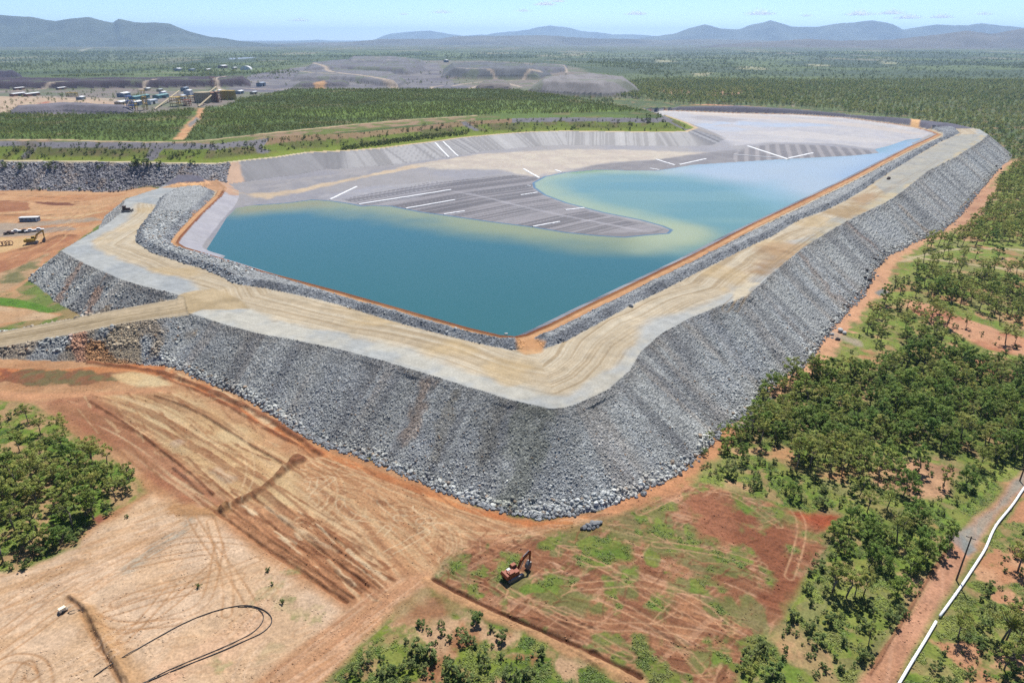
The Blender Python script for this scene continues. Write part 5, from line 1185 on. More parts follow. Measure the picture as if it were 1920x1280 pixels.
# thin gum country below it
grow([(1480,850),(1620,845),(1640,880),(1630,905),(1560,905),(1490,890)], 3.3, 'g', .9, 1.15, 7)
grow([(1640,850),(1760,845),(1880,868),(1850,930),(1780,965),(1720,935),(1640,930)], 5.2, 'ggd', .75, 1.05, 8, soft_edge(.4, 14, 2))
grow([(1340,862),(1480,860),(1640,910),(1760,940),(1790,985),(1640,950),(1500,935),(1400,915),(1330,890)], 4.2, 'bbb', .5, 1.1, 9, soft_edge(.47, 10))
grow([(1545,1000),(1600,965),(1650,950),(1740,975),(1786,1008),(1765,1045),(1715,1075),(1650,1070),(1580,1055),(1545,1040)], 3.3, 'ddgb', .65, .92, 10)
grow([(1520,1070),(1700,1090),(1720,1100),(1640,1230),(1560,1290),(1400,1290),(1420,1250),(1480,1165)], 4.0, 'bbbg', .5, 1.0, 11, soft_edge(.5, 8))
grow([(1560,1060),(1600,1055),(1545,1110),(1500,1160),(1440,1230),(1390,1290),(1365,1290),(1420,1225),(1480,1150),(1520,1100)], 2.6, 'b', .6, 1.0, 12, soft_edge(.42, 7))
grow([(1720,1290),(1790,1180),(1850,1090),(1920,1000),(2050,900),(2150,1290)], 4.5, 'bbg', .5, 1.0, 13, soft_edge(.5, 9, 4))
for k_, (pz_, dd_) in enumerate([([(1300,880),(1420,850),(1640,850),(1900,860),(1790,985),(1560,1060),(1590,965),(1480,945),(1400,920)], .4), ([(1545,1000),(1790,1000),(1700,1160),(1560,1290),(1400,1290),(1480,1165)], .42), ([(1720,1290),(1790,1180),(1850,1090),(1920,1000),(2050,900),(2150,1290)], .42)]):
    grow(pz_, 2.3, 'b', .3, .75, 40 + k_, soft_edge(dd_ + .04, 6, k_))
# bottom slope
grow([(640,1290),(700,1225),(790,1160),(830,1170),(900,1200),(1000,1240),(1060,1290)], 2.4, 'b', .35, .95, 14, soft_edge(.46, 6))
grow([(690,1290),(760,1235),(830,1225),(880,1260),(900,1290)], 1.9, 'b', .5, 1.15, 15)
HAND = [(1560,1110,'g',.95),(1586,1119,'g',.95),(1619,1115,'g',.85),(1611,930,'g',1.0),(1488,934,'d',.7),(1680,1119,'d',.7),(1700,1109,'d',.7),(1629,1206,'g',.75),(1878,1201,'g',1.0),(1911,1206,'g',.8),(1628,1140,'b',1.2),(1623,1177,'b',1.2),(1670,1166,'b',1.1),(1688,1152,'b',.8),(1555,1169,'b',1.2),(1584,1209,'b',1.2),(1532,1206,'b',1.3),(1515,1181,'b',1),(1428,1213,'b',1),(1408,1230,'b',.9),(1393,1251,'b',1.1),(1485,1162,'b',1.2),(1523,1135,'b',1.1),(1515,1112,'b',1),(1539,1065,'b',1.2),
 (1542,951,'b',1.2),(1418,912,'b',1.1),(1367,892,'b',1.7),(1390,868,'d',.75),(1320,852,'b',.9),(1905,1139,'b',1.3),(1841,1209,'b',1),(1448,1266,'b',1.6),(1549,1260,'b',1),(1616,1236,'b',1.2),(1881,1223,'b',1.5),(1901,1260,'b',1.2),(895,1168,'b',1.2),(922,1183,'b',1.1),(942,1201,'b',1.2),(882,1206,'b',.7),(791,1174,'b',.9),(690,1243,'b',.9),(781,1228,'b',1.5),(808,1235,'b',1.4),(1013,1232,'b',1.5),(848,1264,'b',1.3),(956,1272,'b',1.2),(986,1272,'b',1.2),(205,965,'b',.9),(198,955,'b',.8),(238,969,'b',.5),(373,1100,'b',.5),(510,1096,'b',.4),(502,1070,'b',.5),(530,1130,'b',.5),(1330,828,'g',.6),(1520,708,'g',.7)]
for u, v, k, s_ in HAND:
    q = hit(u, v); TR.append((q.x, q.y, k, s_))
n_near = len(TR)
# middle distance, right of the dam
def paths_clear(P_, w_):
    return lambda a, b_: (near(np.asarray(a), np.asarray(b_), P_)[0] > w_).astype(float)
TOEP = GP([(1450,735),(1500,700),(1540,665),(1570,615),(1610,570),(1640,530),(1665,490),(1700,465),(1745,447),(1795,420),(1830,375),(1860,328),(1890,305),(1930,296)])
T1P = GP([(1690,490),(1760,470),(1850,465),(1960,470)]); T2P = GP([(1675,478),(1750,486),(1830,497),(1960,512)])
WASH = GP([(1690,560),(1760,575),(1830,605),(1960,650)])
CLEAR = [GP(p_) for p_ in ([(1655,500),(1700,470),(1960,452),(1960,535),(1800,520),(1690,520)], [(1585,610),(1640,600),(1710,605),(1720,650),(1640,692),(1565,668)], [(1690,552),(1780,566),(1960,620),(1960,690),(1850,668),(1780,640),(1710,600)])]
def dmid(th, s_):
    def f(a, b_):
        k = (near(a, b_, TOEP)[0] > 9) & (near(a, b_, T1P)[0] > 5) & (near(a, b_, T2P)[0] > 5) & (near(a, b_, WASH)[0] > 8)
        cl_ = np.zeros(len(a), bool)
        for c_ in CLEAR: cl_ |= inside(a, b_, c_)
        return k * np.where(cl_, .25, 1) * sm(th - .12, th + .12, fbm(a, b_, 4, s_, 6))
    return f
grow([(1560,640),(1650,545),(1700,500),(1960,480),(2200,520),(2100,720),(1960,700),(1790,655),(1700,650),(1640,690),(1560,690)], 4.3, 'ggggd', .8, 1.15, 20, dmid(.43, 26))
grow([(1560,650),(1650,545),(1700,500),(1960,480),(2200,520),(2100,720),(1960,700),(1790,655),(1700,650),(1640,690)], 3.6, 'b', .5, 1.1, 21, dmid(.44, 14))
grow([(1670,500),(1700,470),(1790,430),(1850,365),(1895,310),(2000,300),(2600,320),(2500,470),(1960,480)], 4.9, 'ggggd', .8, 1.15, 22, dmid(.3, 60))
grow([(1880,300),(1852,262),(1700,222),(1480,200),(1280,196),(1100,176),(1200,150),(1960,150),(2300,170),(2600,300),(2000,300)], 7.0, 'ggggd', .75, 1.15, 23, lambda a, b_: (.4 + .6 * sm(.35, .55, fbm(a, b_, 4, 110, 6))) * (.45 + .55 * sm(.38, .56, fbm(a, b_ * .6, 4, 420, 16))))
REGL = []
def growL(pts, r, smin, smax, seed, zs, dens=None, regs=(0,)):
    for (a, b_) in dart(img(pts, zs)[0], r, seed=seed, dens=dens, regs=regs): REGL.append((a, b_, rng.uniform(smin, smax)))
PTH, _ = img([(335,265),(346,250),(360,230),(376,204)], 38); PTT, _ = img(TOPT, 39)
growL([(-300,262),(0,262),(340,265),(440,257),(600,240),(760,225),(890,216),(1215,209),(1080,178),(1000,168),(520,166),(400,192),(300,207),(-300,211)], 2.5, .28, .85, 30, 39,
      lambda a, b_: (near(a, b_, PTH)[0] > 6) * (near(a, b_, PTT)[0] > 5) * (.16 + .6 * sm(.36, .6, fbm(a, b_ * 1.6, 5, 60, 4)) * (.4 + .6 * sm(.4, .55, fbm(a, b_, 3, 14, 9)))))
# scattered bushes on the old benches and beside the rock face
for u, v, s_ in [(265,312,3.6),(252,313,2.8),(279,313,2.6),(300,313,2.0),(40,316,2.3),(95,316,2.2),(10,314,2.0),(88,314,1.6),(105,318,1.2),(185,316,1.6),(190,313,1.1),(361,309,1.5),(210,340,.6),(75,356,.9),(92,356,.9),(150,357,.9),(200,356,.7),(60,357,.7),(225,354,.6),(130,352,.5),(1215,222,2.0),(1235,220,1.8),(1195,222,1.4),(170,330,.5),(30,330,.5)]:
    q = hit(u, v); TR.append((q.x, q.y, 'b', s_))
for k in range(900):
    u = rng.uniform(0, 1290); v = np.interp(u, [0, 340, 600, 900, 1290], [285, 285, 262, 236, 230]) + rng.uniform(-16, 14); q = hit(u, v)
    if q is not None and regat(q.x, q.y) == 9: TR.append((q.x, q.y, 'b', rng.uniform(.3, .8) if rng.random() < .85 else 1.1))
for k in range(700):                      # low scrub with grey leaves above the liner
    t_ = rng.random(); u = 640 + 240 * t_; v = np.interp(u, [640, 760, 880], [284, 267, 253]) - rng.uniform(1, 9) ; q = hit(u, v)
    if q is not None and regat(q.x, q.y) == 9: TR.append((q.x, q.y, 'b', rng.uniform(.35, .75)))

_rd = GP(ROAD); TR = [t_ for t_, k_ in zip(TR, inside(np.array([t_[0] - .8 for t_ in TR]), np.array([t_[1] for t_ in TR]), _rd)) if not k_]
# individuals: what shows largest in the picture
ARR = {'g': GUM, 'd': DEN, 'b': BUS}
def view(a, b_, z_):
    d_ = b_ * cp + (H - z_) * sp; return 960 + F * a / d_, 640 - F * (b_ * sp - (H - z_) * cp) / d_, d_
PLACES = [(20,772,'the grassy top corner of the left wood'),(120,800,'the red-earth edge of the left wood'),(50,830,'the open grassy part of the left wood'),(60,900,'the heart of the left wood'),(225,895,'the right tip of the left wood'),(130,940,'the thick middle of the left wood'),(40,985,'the lower left wood'),(160,985,'the sandy edge of the left wood'),(15,1050,'the bottom corner of the left wood'),
 (690,1250,'the green slope near the bottom edge'),(800,1240,'the big bush clump at the bottom edge'),(900,1190,'the low earth berm'),(1010,1240,'the lower end of the berm'),(500,1090,'the pale sand beside the pipe loop'),(1330,845,'the right-hand dam toe'),(1390,860,'the corner of the dam toe and wood'),(1400,815,'the creek wood edge by the grey apron'),(1480,760,'the creek wood beside the orange toe track'),(1480,820,'the lower left creek wood'),(1570,720,'the upper creek wood'),(1570,790,'the thick of the creek wood'),
 (1660,740,'the middle of the creek wood'),(1660,810,'the lower middle of the creek wood'),(1760,700,'the creek wood below the sandy washout'),(1770,790,'the right half of the creek wood'),(1880,740,'the right-edge creek wood'),(1880,820,'the creek wood near the gravel road'),(1550,880,'the open gum stand below the creek wood'),(1660,880,'the pink bare patch'),(1770,880,'the grassy gap left of the gravel road'),(1440,900,'the grass strip above the red paddock'),(1560,945,'the red paddock top right corner'),(1600,1010,'the left of the bushy clump by the gravel road'),(1700,990,'the top of the bushy clump by the gravel road'),(1720,1050,'the right of the bushy clump by the gravel road'),
 (1640,1050,'the foot of the bushy clump by the gravel road'),(1530,1090,'the right edge of the red paddock'),(1580,1130,'the strip between paddock and gravel road'),(1680,1130,'the left verge of the gravel road'),(1500,1180,'the lower right of the red paddock'),(1600,1200,'the grass left of the lower gravel road'),(1430,1250,'the paddock bottom right corner'),(1560,1270,'the bottom edge left of the gravel road'),(1900,1050,'the grass right of the white pipeline'),(1860,1130,'the slope right of the white pipeline'),(1800,1230,'the bottom right corner'),(1900,1240,'the right edge bottom corner')]
def emit(lst, nm, cat, nlim):
    sc_ = []
    for i, (a, b_, k, s_) in enumerate(lst):
        z_ = float(zat(a, b_)[0]); u, v, d_ = view(a, b_, z_); hh = {'g': 8, 'd': 8, 'b': 2.4}[k] * s_
        if 4 < u < 1916 and 6 < v < 1276: sc_.append((hh / d_, i, u, v, z_))
    sc_.sort(reverse=True); return sc_[:nlim]
trees_ = [t_ for t_ in TR if t_[2] in 'gd']; bush_ = [t_ for t_ in TR if t_[2] == 'b']
pick_t = emit(trees_, 'tree', 'tree', 290); pick_b = emit(bush_, 'shrub', 'shrub', 230)
def place_individuals(lst, pk, nm, cat, grp):
    rec = []
    for (_, i, u, v, z_) in pk:
        a, b_, k, s_ = lst[i]; e = int(rng.integers(0, len(ARR[k])))
        dd = [(u - p_[0]) ** 2 + ((v - p_[1]) * 1.3) ** 2 for p_ in PLACES]; j_ = int(np.argmin(dd))
        hgt = s_ * {'g': 8.2, 'd': 8.2, 'b': 2.4}[k]
        if cat == 'tree': szw = 'tall' if hgt > 8.2 else ('middling' if hgt > 6.6 else 'small')
        else: szw = 'big' if hgt > 2.7 else ('knee-high' if hgt < 1.6 else 'rounded')
        tone = {'g': 'olive open-crowned tree', 'd': 'dark dense-crowned tree', 'b': 'green shrub'}[k]
        rec.append([szw + ' ' + tone, j_, u, v, (a, b_, z_, k, s_, e)])
    buckets = {}
    for r_ in rec: buckets.setdefault((r_[0], r_[1]), []).append(r_)
    for key, rs in buckets.items():
        rs.sort(key=lambda r_: r_[2]); n_ = len(rs)
        for i, r_ in enumerate(rs):
            if n_ == 1: o_ = ''
            elif n_ == 2: o_ = ['left-hand ', 'right-hand '][i]
            elif n_ == 3: o_ = ['leftmost ', 'middle ', 'rightmost '][i]
            else: o_ = 'leftmost ' if i == 0 else ('rightmost ' if i == n_ - 1 else ['second ', 'third ', 'fourth ', 'fifth ', 'sixth ', 'seventh ', 'eighth ', 'ninth ', 'tenth ', 'eleventh '][min(i - 1, 9)])
            tail = ' from the left' if o_.strip() in ('second', 'third', 'fourth', 'fifth', 'sixth', 'seventh', 'eighth', 'ninth', 'tenth', 'eleventh') else ''
            lab = (o_ + r_[0] + tail + ' at ' + PLACES[r_[1]][2]).split()
            if len(lab) > 16: lab = [w_ for w_ in lab if w_ not in ('the',)][:16]
            a, b_, z_, k, s_, e = r_[4]
            t = empty(nm, (a, b_, z_ - .05), rng.uniform(0, 6.28), ' '.join(lab), cat, grp); t.scale = (s_ * rng.uniform(.9, 1.12), s_ * rng.uniform(.9, 1.12), s_ * rng.uniform(.92, 1.08))
            for nn_, me in zip(('crown', 'trunk'), ARR[k][e]):
                c_ = bpy.data.objects.new(nn_, me); C.objects.link(c_); c_.parent = t
                if k == 'g': PROTO['g'].setdefault(e, {})[nn_] = c_
                else: PROTO[k].setdefault(e, {})[nn_] = c_
PROTO = {'g': {}, 'd': {}, 'b': {}, 'r': {}}
place_individuals(trees_, pick_t, 'tree', 'tree', 'bush trees round the dam')
place_individuals(bush_, pick_b, 'shrub', 'shrub', 'shrubs round the dam')
# three regrowth bushes on the plateau edge are placed as objects too
for e, (u, v, lb) in enumerate([(95,262,'roundest dark bush beside the track on top of the grass bench'),(475,253,'dark bush on the bench track halfway to the liner bank'),(150,263,'low dark bush at the left end of the bench track')]):
    q = hit(u, v); t = empty('bush', q, 0, lb, 'bush', 'bushes along the bench track'); t.scale = (1.1,) * 3
    for nn_, me in zip(('crown', 'trunk'), REG[e]):
        c_ = bpy.data.objects.new(nn_, me); C.objects.link(c_); c_.parent = t; PROTO['r'].setdefault(e, {})[nn_] = c_
def stuff(name, pts, kind, label):
    """points that carry copies of the trees already standing in the scene"""
    if not len(pts): return
    P_ = np.array([(p_[0], p_[1]) for p_ in pts]); Zp = zat(P_[:, 0], P_[:, 1]); n_ = len(pts)
    me = bpy.data.meshes.new(name); me.vertices.add(n_); me.vertices.foreach_set('co', np.column_stack([P_, Zp - .1]).astype(np.float32).ravel())
    keys = sorted(PROTO[kind]); 
    for nm_, ty, dat in (('sc', 'FLOAT', np.array([p_[2] for p_ in pts], np.float32)), ('rz', 'FLOAT', rng.uniform(0, 6.28, n_).astype(np.float32)), ('pk', 'INT', rng.integers(0, len(keys), n_).astype(np.int32))):
        a = me.attributes.new(nm_, ty, 'POINT'); a.data.foreach_set('value', dat)
    o = bpy.data.objects.new(name, me); C.objects.link(o); tag(o, label, 'woodland', kind='stuff')
    ng = bpy.data.node_groups.new(name, 'GeometryNodeTree'); ng.interface.new_socket('Geometry', in_out='INPUT', socket_type='NodeSocketGeometry'); ng.interface.new_socket('Geometry', in_out='OUTPUT', socket_type='NodeSocketGeometry')
    gi = ng.nodes.new('NodeGroupInput'); go = ng.nodes.new('NodeGroupOutput'); jo = ng.nodes.new('GeometryNodeJoinGeometry')
    def at(nm_, ty):
        q_ = ng.nodes.new('GeometryNodeInputNamedAttribute'); q_.data_type = ty; q_.inputs['Name'].default_value = nm_; return q_.outputs['Attribute']
    rot = ng.nodes.new('ShaderNodeCombineXYZ'); ng.links.new(at('rz', 'FLOAT'), rot.inputs['Z'])
    for part in ('crown', 'trunk'):
        jn = ng.nodes.new('GeometryNodeJoinGeometry')
        for e in reversed(keys):
            oi = ng.nodes.new('GeometryNodeObjectInfo'); oi.inputs['Object'].default_value = PROTO[kind][e][part]; oi.inputs['As Instance'].default_value = False; oi.transform_space = 'ORIGINAL'
            g2 = ng.nodes.new('GeometryNodeGeometryToInstance'); ng.links.new(oi.outputs['Geometry'], g2.inputs[0]); ng.links.new(g2.outputs[0], jn.inputs[0])
        ip = ng.nodes.new('GeometryNodeInstanceOnPoints'); ng.links.new(gi.outputs[0], ip.inputs['Points']); ng.links.new(jn.outputs[0], ip.inputs['Instance'])
        ip.inputs['Pick Instance'].default_value = True; ng.links.new(at('pk', 'INT'), ip.inputs['Instance Index']); ng.links.new(rot.outputs[0], ip.inputs['Rotation']); ng.links.new(at('sc', 'FLOAT'), ip.inputs['Scale'])
        ng.links.new(ip.outputs[0], jo.inputs[0])
    ng.links.new(jo.outputs[0], go.inputs[0])
    md = o.modifiers.new('trees', 'NODES'); md.node_group = ng
    return o
ut = {i for (_, i, *_r) in pick_t}; ub = {i for (_, i, *_r) in pick_b}
rest_g = [(t_[0], t_[1], t_[3]) for i, t_ in enumerate(trees_) if i not in ut and t_[2] == 'g']; rest_d = [(t_[0], t_[1], t_[3]) for i, t_ in enumerate(trees_) if i not in ut and t_[2] == 'd']
rest_b = [(t_[0], t_[1], t_[3]) for i, t_ in enumerate(bush_) if i not in ub]
# plain far behind: clumps of trees thinning out with distance
fa = []
for (y0, y1, sp_, s0) in [(900, 1500, 8.0, .95), (1500, 2400, 11.5, 1.15), (2400, 3800, 19, 1.5), (3800, 6500, 40, 2.2)]:
    hwid = y1 * .86; n_ = int(2 * hwid * (y1 - y0) / sp_ ** 2)
    px = rng.uniform(-hwid, hwid, n_); py = rng.uniform(y0, y1, n_)
    rr_ = regat(px, py); f_ = fbm(px, py, 4, 160, 6)
    u_, v_, d_ = view(px, py, 5)
    un_ = u_ + (fbm(px, py, 3, 300, 21) - .5) * 420; vn_ = v_ + (fbm(px, py, 3, 200, 22) - .5) * 22; mine = (un_ < 1150) & (vn_ > 112) & (v_ < 215); mine &= ~((un_ < 520) & (vn_ < 144))
    big = .3 + .7 * sm(.4, .58, fbm(px, py * .6, 4, 650, 16)); dens = np.where(mine, .1 * sm(.5, .6, f_), (.25 + .75 * sm(.38, .55, f_)) * big); dens = np.where((px > 0) & (py < 1500) & (u_ > 1150) , 0 if y0 < 1000 else dens, dens)
    kk_ = (rr_ == 0) & (rng.random(n_) < dens) & (zat(px, py) < 34)
    fa += [(a, b_, s0 * rng.uniform(.55, 1.0)) for a, b_ in zip(px[kk_], py[kk_])]
# the bush goes on beyond the picture's edges
px = rng.uniform(-800, 800, 26000); py = rng.uniform(-260, 700, 26000); u_, v_, d_ = view(px, py, 0)
ok = ((u_ < -110) | (u_ > 2030) | (v_ > 1450) | (d_ < 1)) & (regat(px, py) == 0) & ~((px < -140) & (py > 255) & (py < 580)) & (np.hypot(px, py) > 35) & (fbm(px, py, 3, 40, 12) > .47)
rest_g += [(a, b_, rng.uniform(.7, 1.1)) for a, b_ in zip(px[ok], py[ok])]
print('trees', len(pick_t), len(pick_b), len(rest_g), len(rest_d), len(rest_b), len(REGL), len(fa))
stuff('far_woodland', [(a, b_, c_ * 1.45) for a, b_, c_ in fa], 'r', 'bush trees covering the plain back to the hills'); stuff('gum_woodland', rest_g, 'g', 'open olive gum woodland reaching back from the dam on the right'); stuff('dense_woodland', rest_d, 'd', 'dark dense woodland along the creek'); stuff('undergrowth', rest_b, 'b', 'low green scrub under and between the trees'); stuff('regrowth', REGL, 'r', 'young bush regrowth covering the flat above the bench')
# ---------------------------------------------------------------- hills on the horizon
M_hill = ground_mat('hill_scrub', .4)
def ridge(name, prof, D, deep, c, seed, label):
    pr = np.array(prof, float); us_ = np.linspace(pr[0, 0], pr[-1, 0], 420); vr = np.interp(us_, pr[:, 0], pr[:, 1]); vr = vr + (fbm(us_, us_ * 0, 4, 24, seed) - .5) * 2.2
    az = (us_ - 960) / F / cp; rows = np.linspace(-1, 1, 60); VX = []
    top = H + (72 - vr) * D / F * 1.19
    for t_ in rows:
        dd = D + t_ * deep; X_ = az * dd * .985; Y_ = np.full_like(X_, dd)
        ex = .55 + 1.7 * fbm(X_, np.full_like(X_, t_ * 500.), 4, deep * .3, seed + 50); sh = (1 - abs(t_)) ** ex; gul = fbm(X_, Y_ + seed * 999, 6, deep * .28, seed); rid = 1 - np.abs(2 * gul - 1) 
        h_ = -8 + (top + 8) * sh * (1 - 1.25 * (1 - sh) * rid) + (gul - .5) * 90 * (1 - abs(2 * sh - 1))
        VX.append(np.stack([X_, Y_, h_], 1))
    V_ = np.concatenate(VX); nx_ = len(us_); ii = np.arange(len(V_)).reshape(len(rows), nx_)
    q_ = np.stack([ii[:-1, :-1], ii[:-1, 1:], ii[1:, 1:], ii[1:, :-1]], -1).reshape(-1, 4)
    f_ = fbm(V_[:, 0], V_[:, 1], 4, 500, seed); cc = np.array(c)[None] * (.35 + 1.3 * f_[:, None])
    return tag(mesh_from(name, V_, q_, cc, [M_hill]), label, 'hills', kind='structure')
ridge('far_hills', [(560,78),(620,75),(660,74),(690,77),(735,75),(765,66),(790,63),(830,61),(860,66),(880,68),(920,67),(960,62),(985,60),(1000,56),(1020,54),(1040,56),(1070,62),(1090,63),(1120,67),(1150,66),(1180,68),(1260,74)], 26000, 2500, (.06, .075, .05), 3, 'pale blue hills far behind the mine')
ridge('right_hills', [(1120,76),(1180,70),(1215,66),(1240,58),(1265,53),(1290,58),(1320,59),(1335,54),(1367,48),(1400,55),(1440,56),(1480,51),(1530,47),(1560,52),(1580,60),(1600,57),(1630,53),(1680,54),(1700,51),(1740,55),(1780,58),(1800,54),(1830,56),(1920,60),(2100,58),(2400,62)], 18000, 2600, (.06, .07, .05), 5, 'blue hills on the right skyline')
ridge('low_hills', [(560,80),(640,78),(700,77),(760,72),(800,72),(840,73),(870,69),(920,68),(1000,67),(1060,70),(1120,72),(1200,74),(1280,73),(1340,74),(1400,76),(1500,80)], 13000, 2200, (.08, .075, .055), 8, 'low purplish rise below the pale hills')
ridge('near_hills', [(1250,84),(1300,79),(1380,75),(1430,72),(1480,75),(1560,73),(1620,68),(1680,61),(1720,65),(1770,58),(1800,54),(1840,60),(1880,62),(1920,56),(2050,52),(2300,60),(2600,58)], 9500, 2300, (.085, .075, .06), 11, 'purplish scrubby hills at the right edge')
ridge('left_hills', [(-800,60),(-500,48),(-250,52),(-100,46),(0,42),(30,40),(65,37),(100,41),(120,37),(160,40),(200,42),(240,48),(270,45),(295,43),(330,50),(340,45),(365,50),(390,50),(420,52),(450,62),(480,69),(520,74),(570,79),(640,84)], 11000, 1900, (.055, .07, .05), 14, 'long blue range at the left skyline')
# ---------------------------------------------------------------- mine plant
def bld(u, v, w, d, h, roof, wall, rz, label, s='shed', pitch=.12, grp='mine buildings'):
    q = hit(u, v); w *= .85; d *= .85; h *= .8; t = empty(s, q, rz, label, s.replace('_', ' '), grp)
    MB().box((0, 0, h / 2), (w, d, h)).build('wall', wall, t)
    MB().prism([(-d * .54, h), (d * .54, h), (d * .54, h + .25), (0, h + d * pitch + .25), (-d * .54, h + .25)], w * 1.04).build('roof', roof, t)
    for k in (-1, 1): pass
    t.children[1].rotation_euler = (0, 0, math.pi / 2)
    MB().box((w * .2, -d / 2 - .05, h * .38), (w * .18, .2, h * .74)).build('door', M_steel, t)
    return t
BL = [(233,182,34,16,9,M_white,M_cladding,.05,'white-roofed blue shed left of the processing plant'),(277,170,22,10,6,M_white,M_buff,.1,'small white-roofed hut among trees behind the plant'),(300,172,18,9,6,M_galv,M_buff,.0,'grey-roofed hut beside the small white-roofed one'),(306,177,26,10,6,M_white,M_white,.1,'low white hut below the pair of huts'),(262,186,70,14,7,M_teal,M_teal,.02,'long green-roofed shed, left one behind the plant'),(302,184,52,14,7,M_teal,M_teal,.02,'long green-roofed shed, right one behind the plant'),
 (228,196,30,14,6,M_white,M_buff,.05,'pale workshop at the left end of the plant'),(256,198,30,12,8,M_white,M_cladding,.02,'white roofed workshop next to the blue screen'),(285,195,34,12,8,M_galv,M_white,.04,'grey-white workshop in the middle of the plant front'),(354,181,22,14,14,M_white,M_galv,.1,'tall pale block between the conveyors'),(342,187,26,12,9,M_galv,M_galv,.15,'grey shed under the upper conveyor'),(368,184,16,12,10,M_white,M_white,.1,'white block beside the brown tank'),(347,171,30,12,9,M_cladding,M_cladding,.1,'dark grey mill building behind the conveyors'),
 (408,175,34,10,7,M_white,M_cladding,.0,'white-roofed shed right of the yellow tank'),(450,176,30,12,7,M_white,M_cladding,.03,'long grey shed right of the plant'),(476,177,28,10,6,M_galv,M_buff,.0,'grey shed at the right end of the plant'),(490,162,40,16,10,M_cladding,M_cladding,.03,'dark shed by the pit edge'),(60,180,48,10,6,M_white,M_rustred,.0,'long pale shed on the bare yard, right half'),(34,180,44,10,6,M_white,M_rustred,.0,'long pale shed on the bare yard, left half'),(36,169,36,8,6,M_white,M_rustred,.0,'low brown shed behind the bare yard'),
 (115,168,34,8,5,M_white,M_rustred,.0,'low brown-walled shed at the far yard edge'),(152,187,22,12,6,M_white,M_cladding,.2,'white-blue hut beside yellow machinery'),(334,133,46,22,10,M_white,M_cladding,.1,'white-roofed shed far behind the pit'),(360,134,40,16,9,M_cladding,M_cladding,.0,'dark shed beside the far white-roofed one'),(418,128,60,26,12,M_white,M_rustred,.0,'big pale-roofed shed at the far camp'),(440,130,40,14,8,M_white,M_buff,.0,'low pale shed right of the big far shed'),(390,133,50,14,7,M_white,M_buff,.1,'low pale shed left of the big far shed'),(836,117,60,22,12,M_white,M_cladding,.0,'small white shed behind the dark mound')]
for b_ in BL: bld(*b_)
q = hit(462, 131); t = empty('dome_shelter', q, .1, 'white arched dome shelter at the far camp', 'shelter')
MB().prism([(20 * math.cos(a), 14 * math.sin(a)) for a in np.linspace(0, math.pi, 14)], 30).build('cover', M_white, t); MB().box((0, 15.2, 4), (8, .4, 8)).build('door', M_steel, t)
def tank(u, v, r_, h, m_, label):
    q = hit(u, v); t = empty('tank', q, 0, label, 'tank', 'process tanks at the mine plant')
    MB().lathe([(r_, 0), (r_, h)], 28).build('shell', m_, t); MB().lathe([(r_ * 1.03, h), (r_ * 1.03, h + .4), (.2, h + r_ * .12)], 28).build('roof', m_, t)
    MB().tube([(r_ + .3, 0, 0), (r_ + .3, 0, h + 1)], .25, 6).build('ladder', M_mustard, t)
tank(382,192,14,17,M_buff,'broad buff tank between the conveyor and trees'); tank(397,191,13,16,M_rustred,'brownish tank behind the lower conveyor'); tank(423,187,9,16,M_yellow,'left yellow tank at the end of the plant'); tank(434,187,9,16,M_yellow,'right yellow tank at the end of the plant'); tank(374,192,8,14,M_rustred,'narrow brown tank left of the buff one')
def conveyor(u0, v0, u1, v1, h0, h1, label):
    a, b_ = hit(u0, v0), hit(u1, v1); t = empty('conveyor', a, 0, label, 'conveyor', 'conveyors at the mine plant'); d = b_ - a
    A_, B_ = Vector((0, 0, h0)), Vector((d.x, d.y, d.z + h1))
    MB().tube([A_, B_], 1.4, 4).build('gallery', M_buff, t)
    for k in (.25, .5, .75, .95):
        p_ = A_.lerp(B_, k); MB().tube([(p_.x - 2, p_.y, d.z * k), p_], .35, 4).build('leg', M_mustard, t)
conveyor(290,206,338,184,1,13,'long conveyor rising to the grey mill building'); conveyor(372,201,412,188,1,19,'straight conveyor rising over the buff tank'); conveyor(378,186,408,178,2,16,'short upper conveyor behind the tanks')
def frame(u, v, w, d, h, m_, label, s='steel_tower'):
    q = hit(u, v); t = empty(s, q, .1, label, 'tower', 'steel towers at the mine plant'); mb = MB()
    for sx in (-1, 1):
        for sy in (-1, 1): MB().tube([(sx * w / 2, sy * d / 2, 0), (sx * w / 2, sy * d / 2, h)], .5, 4).build('post', m_, t)
    for k in range(1, 4): MB().box((0, 0, h * k / 3), (w + 1, d + 1, .8)).build('deck', m_, t)
    return t
frame(274,206,5,5,30,M_mustard,'tall thin mustard mast left of the plant'); frame(330,200,14,10,15,M_mustard,'mustard frame under the long conveyor'); frame(343,197,16,10,14,M_yellow,'yellow frame in the middle of the plant'); frame(352,199,10,8,10,M_orange,'orange frame at the plant front'); frame(252,208,8,8,16,M_mustard,'mustard bin tower beside the blue screen'); frame(246,206,8,6,20,simple('blue_screen_sheet', (.08, .13, .33), .6),'blue tower at the edge of the grey bank'); frame(402,168,10,10,26,M_rustred,'dark red headframe behind the tanks'); frame(410,192,8,8,18,M_rustred,'red-brown tower at the lower conveyor head'); frame(136,182,18,8,8,M_yellow,'yellow crane frame on the bare yard'); frame(362,190,12,8,9,M_mustard,'low mustard frame by the white block')
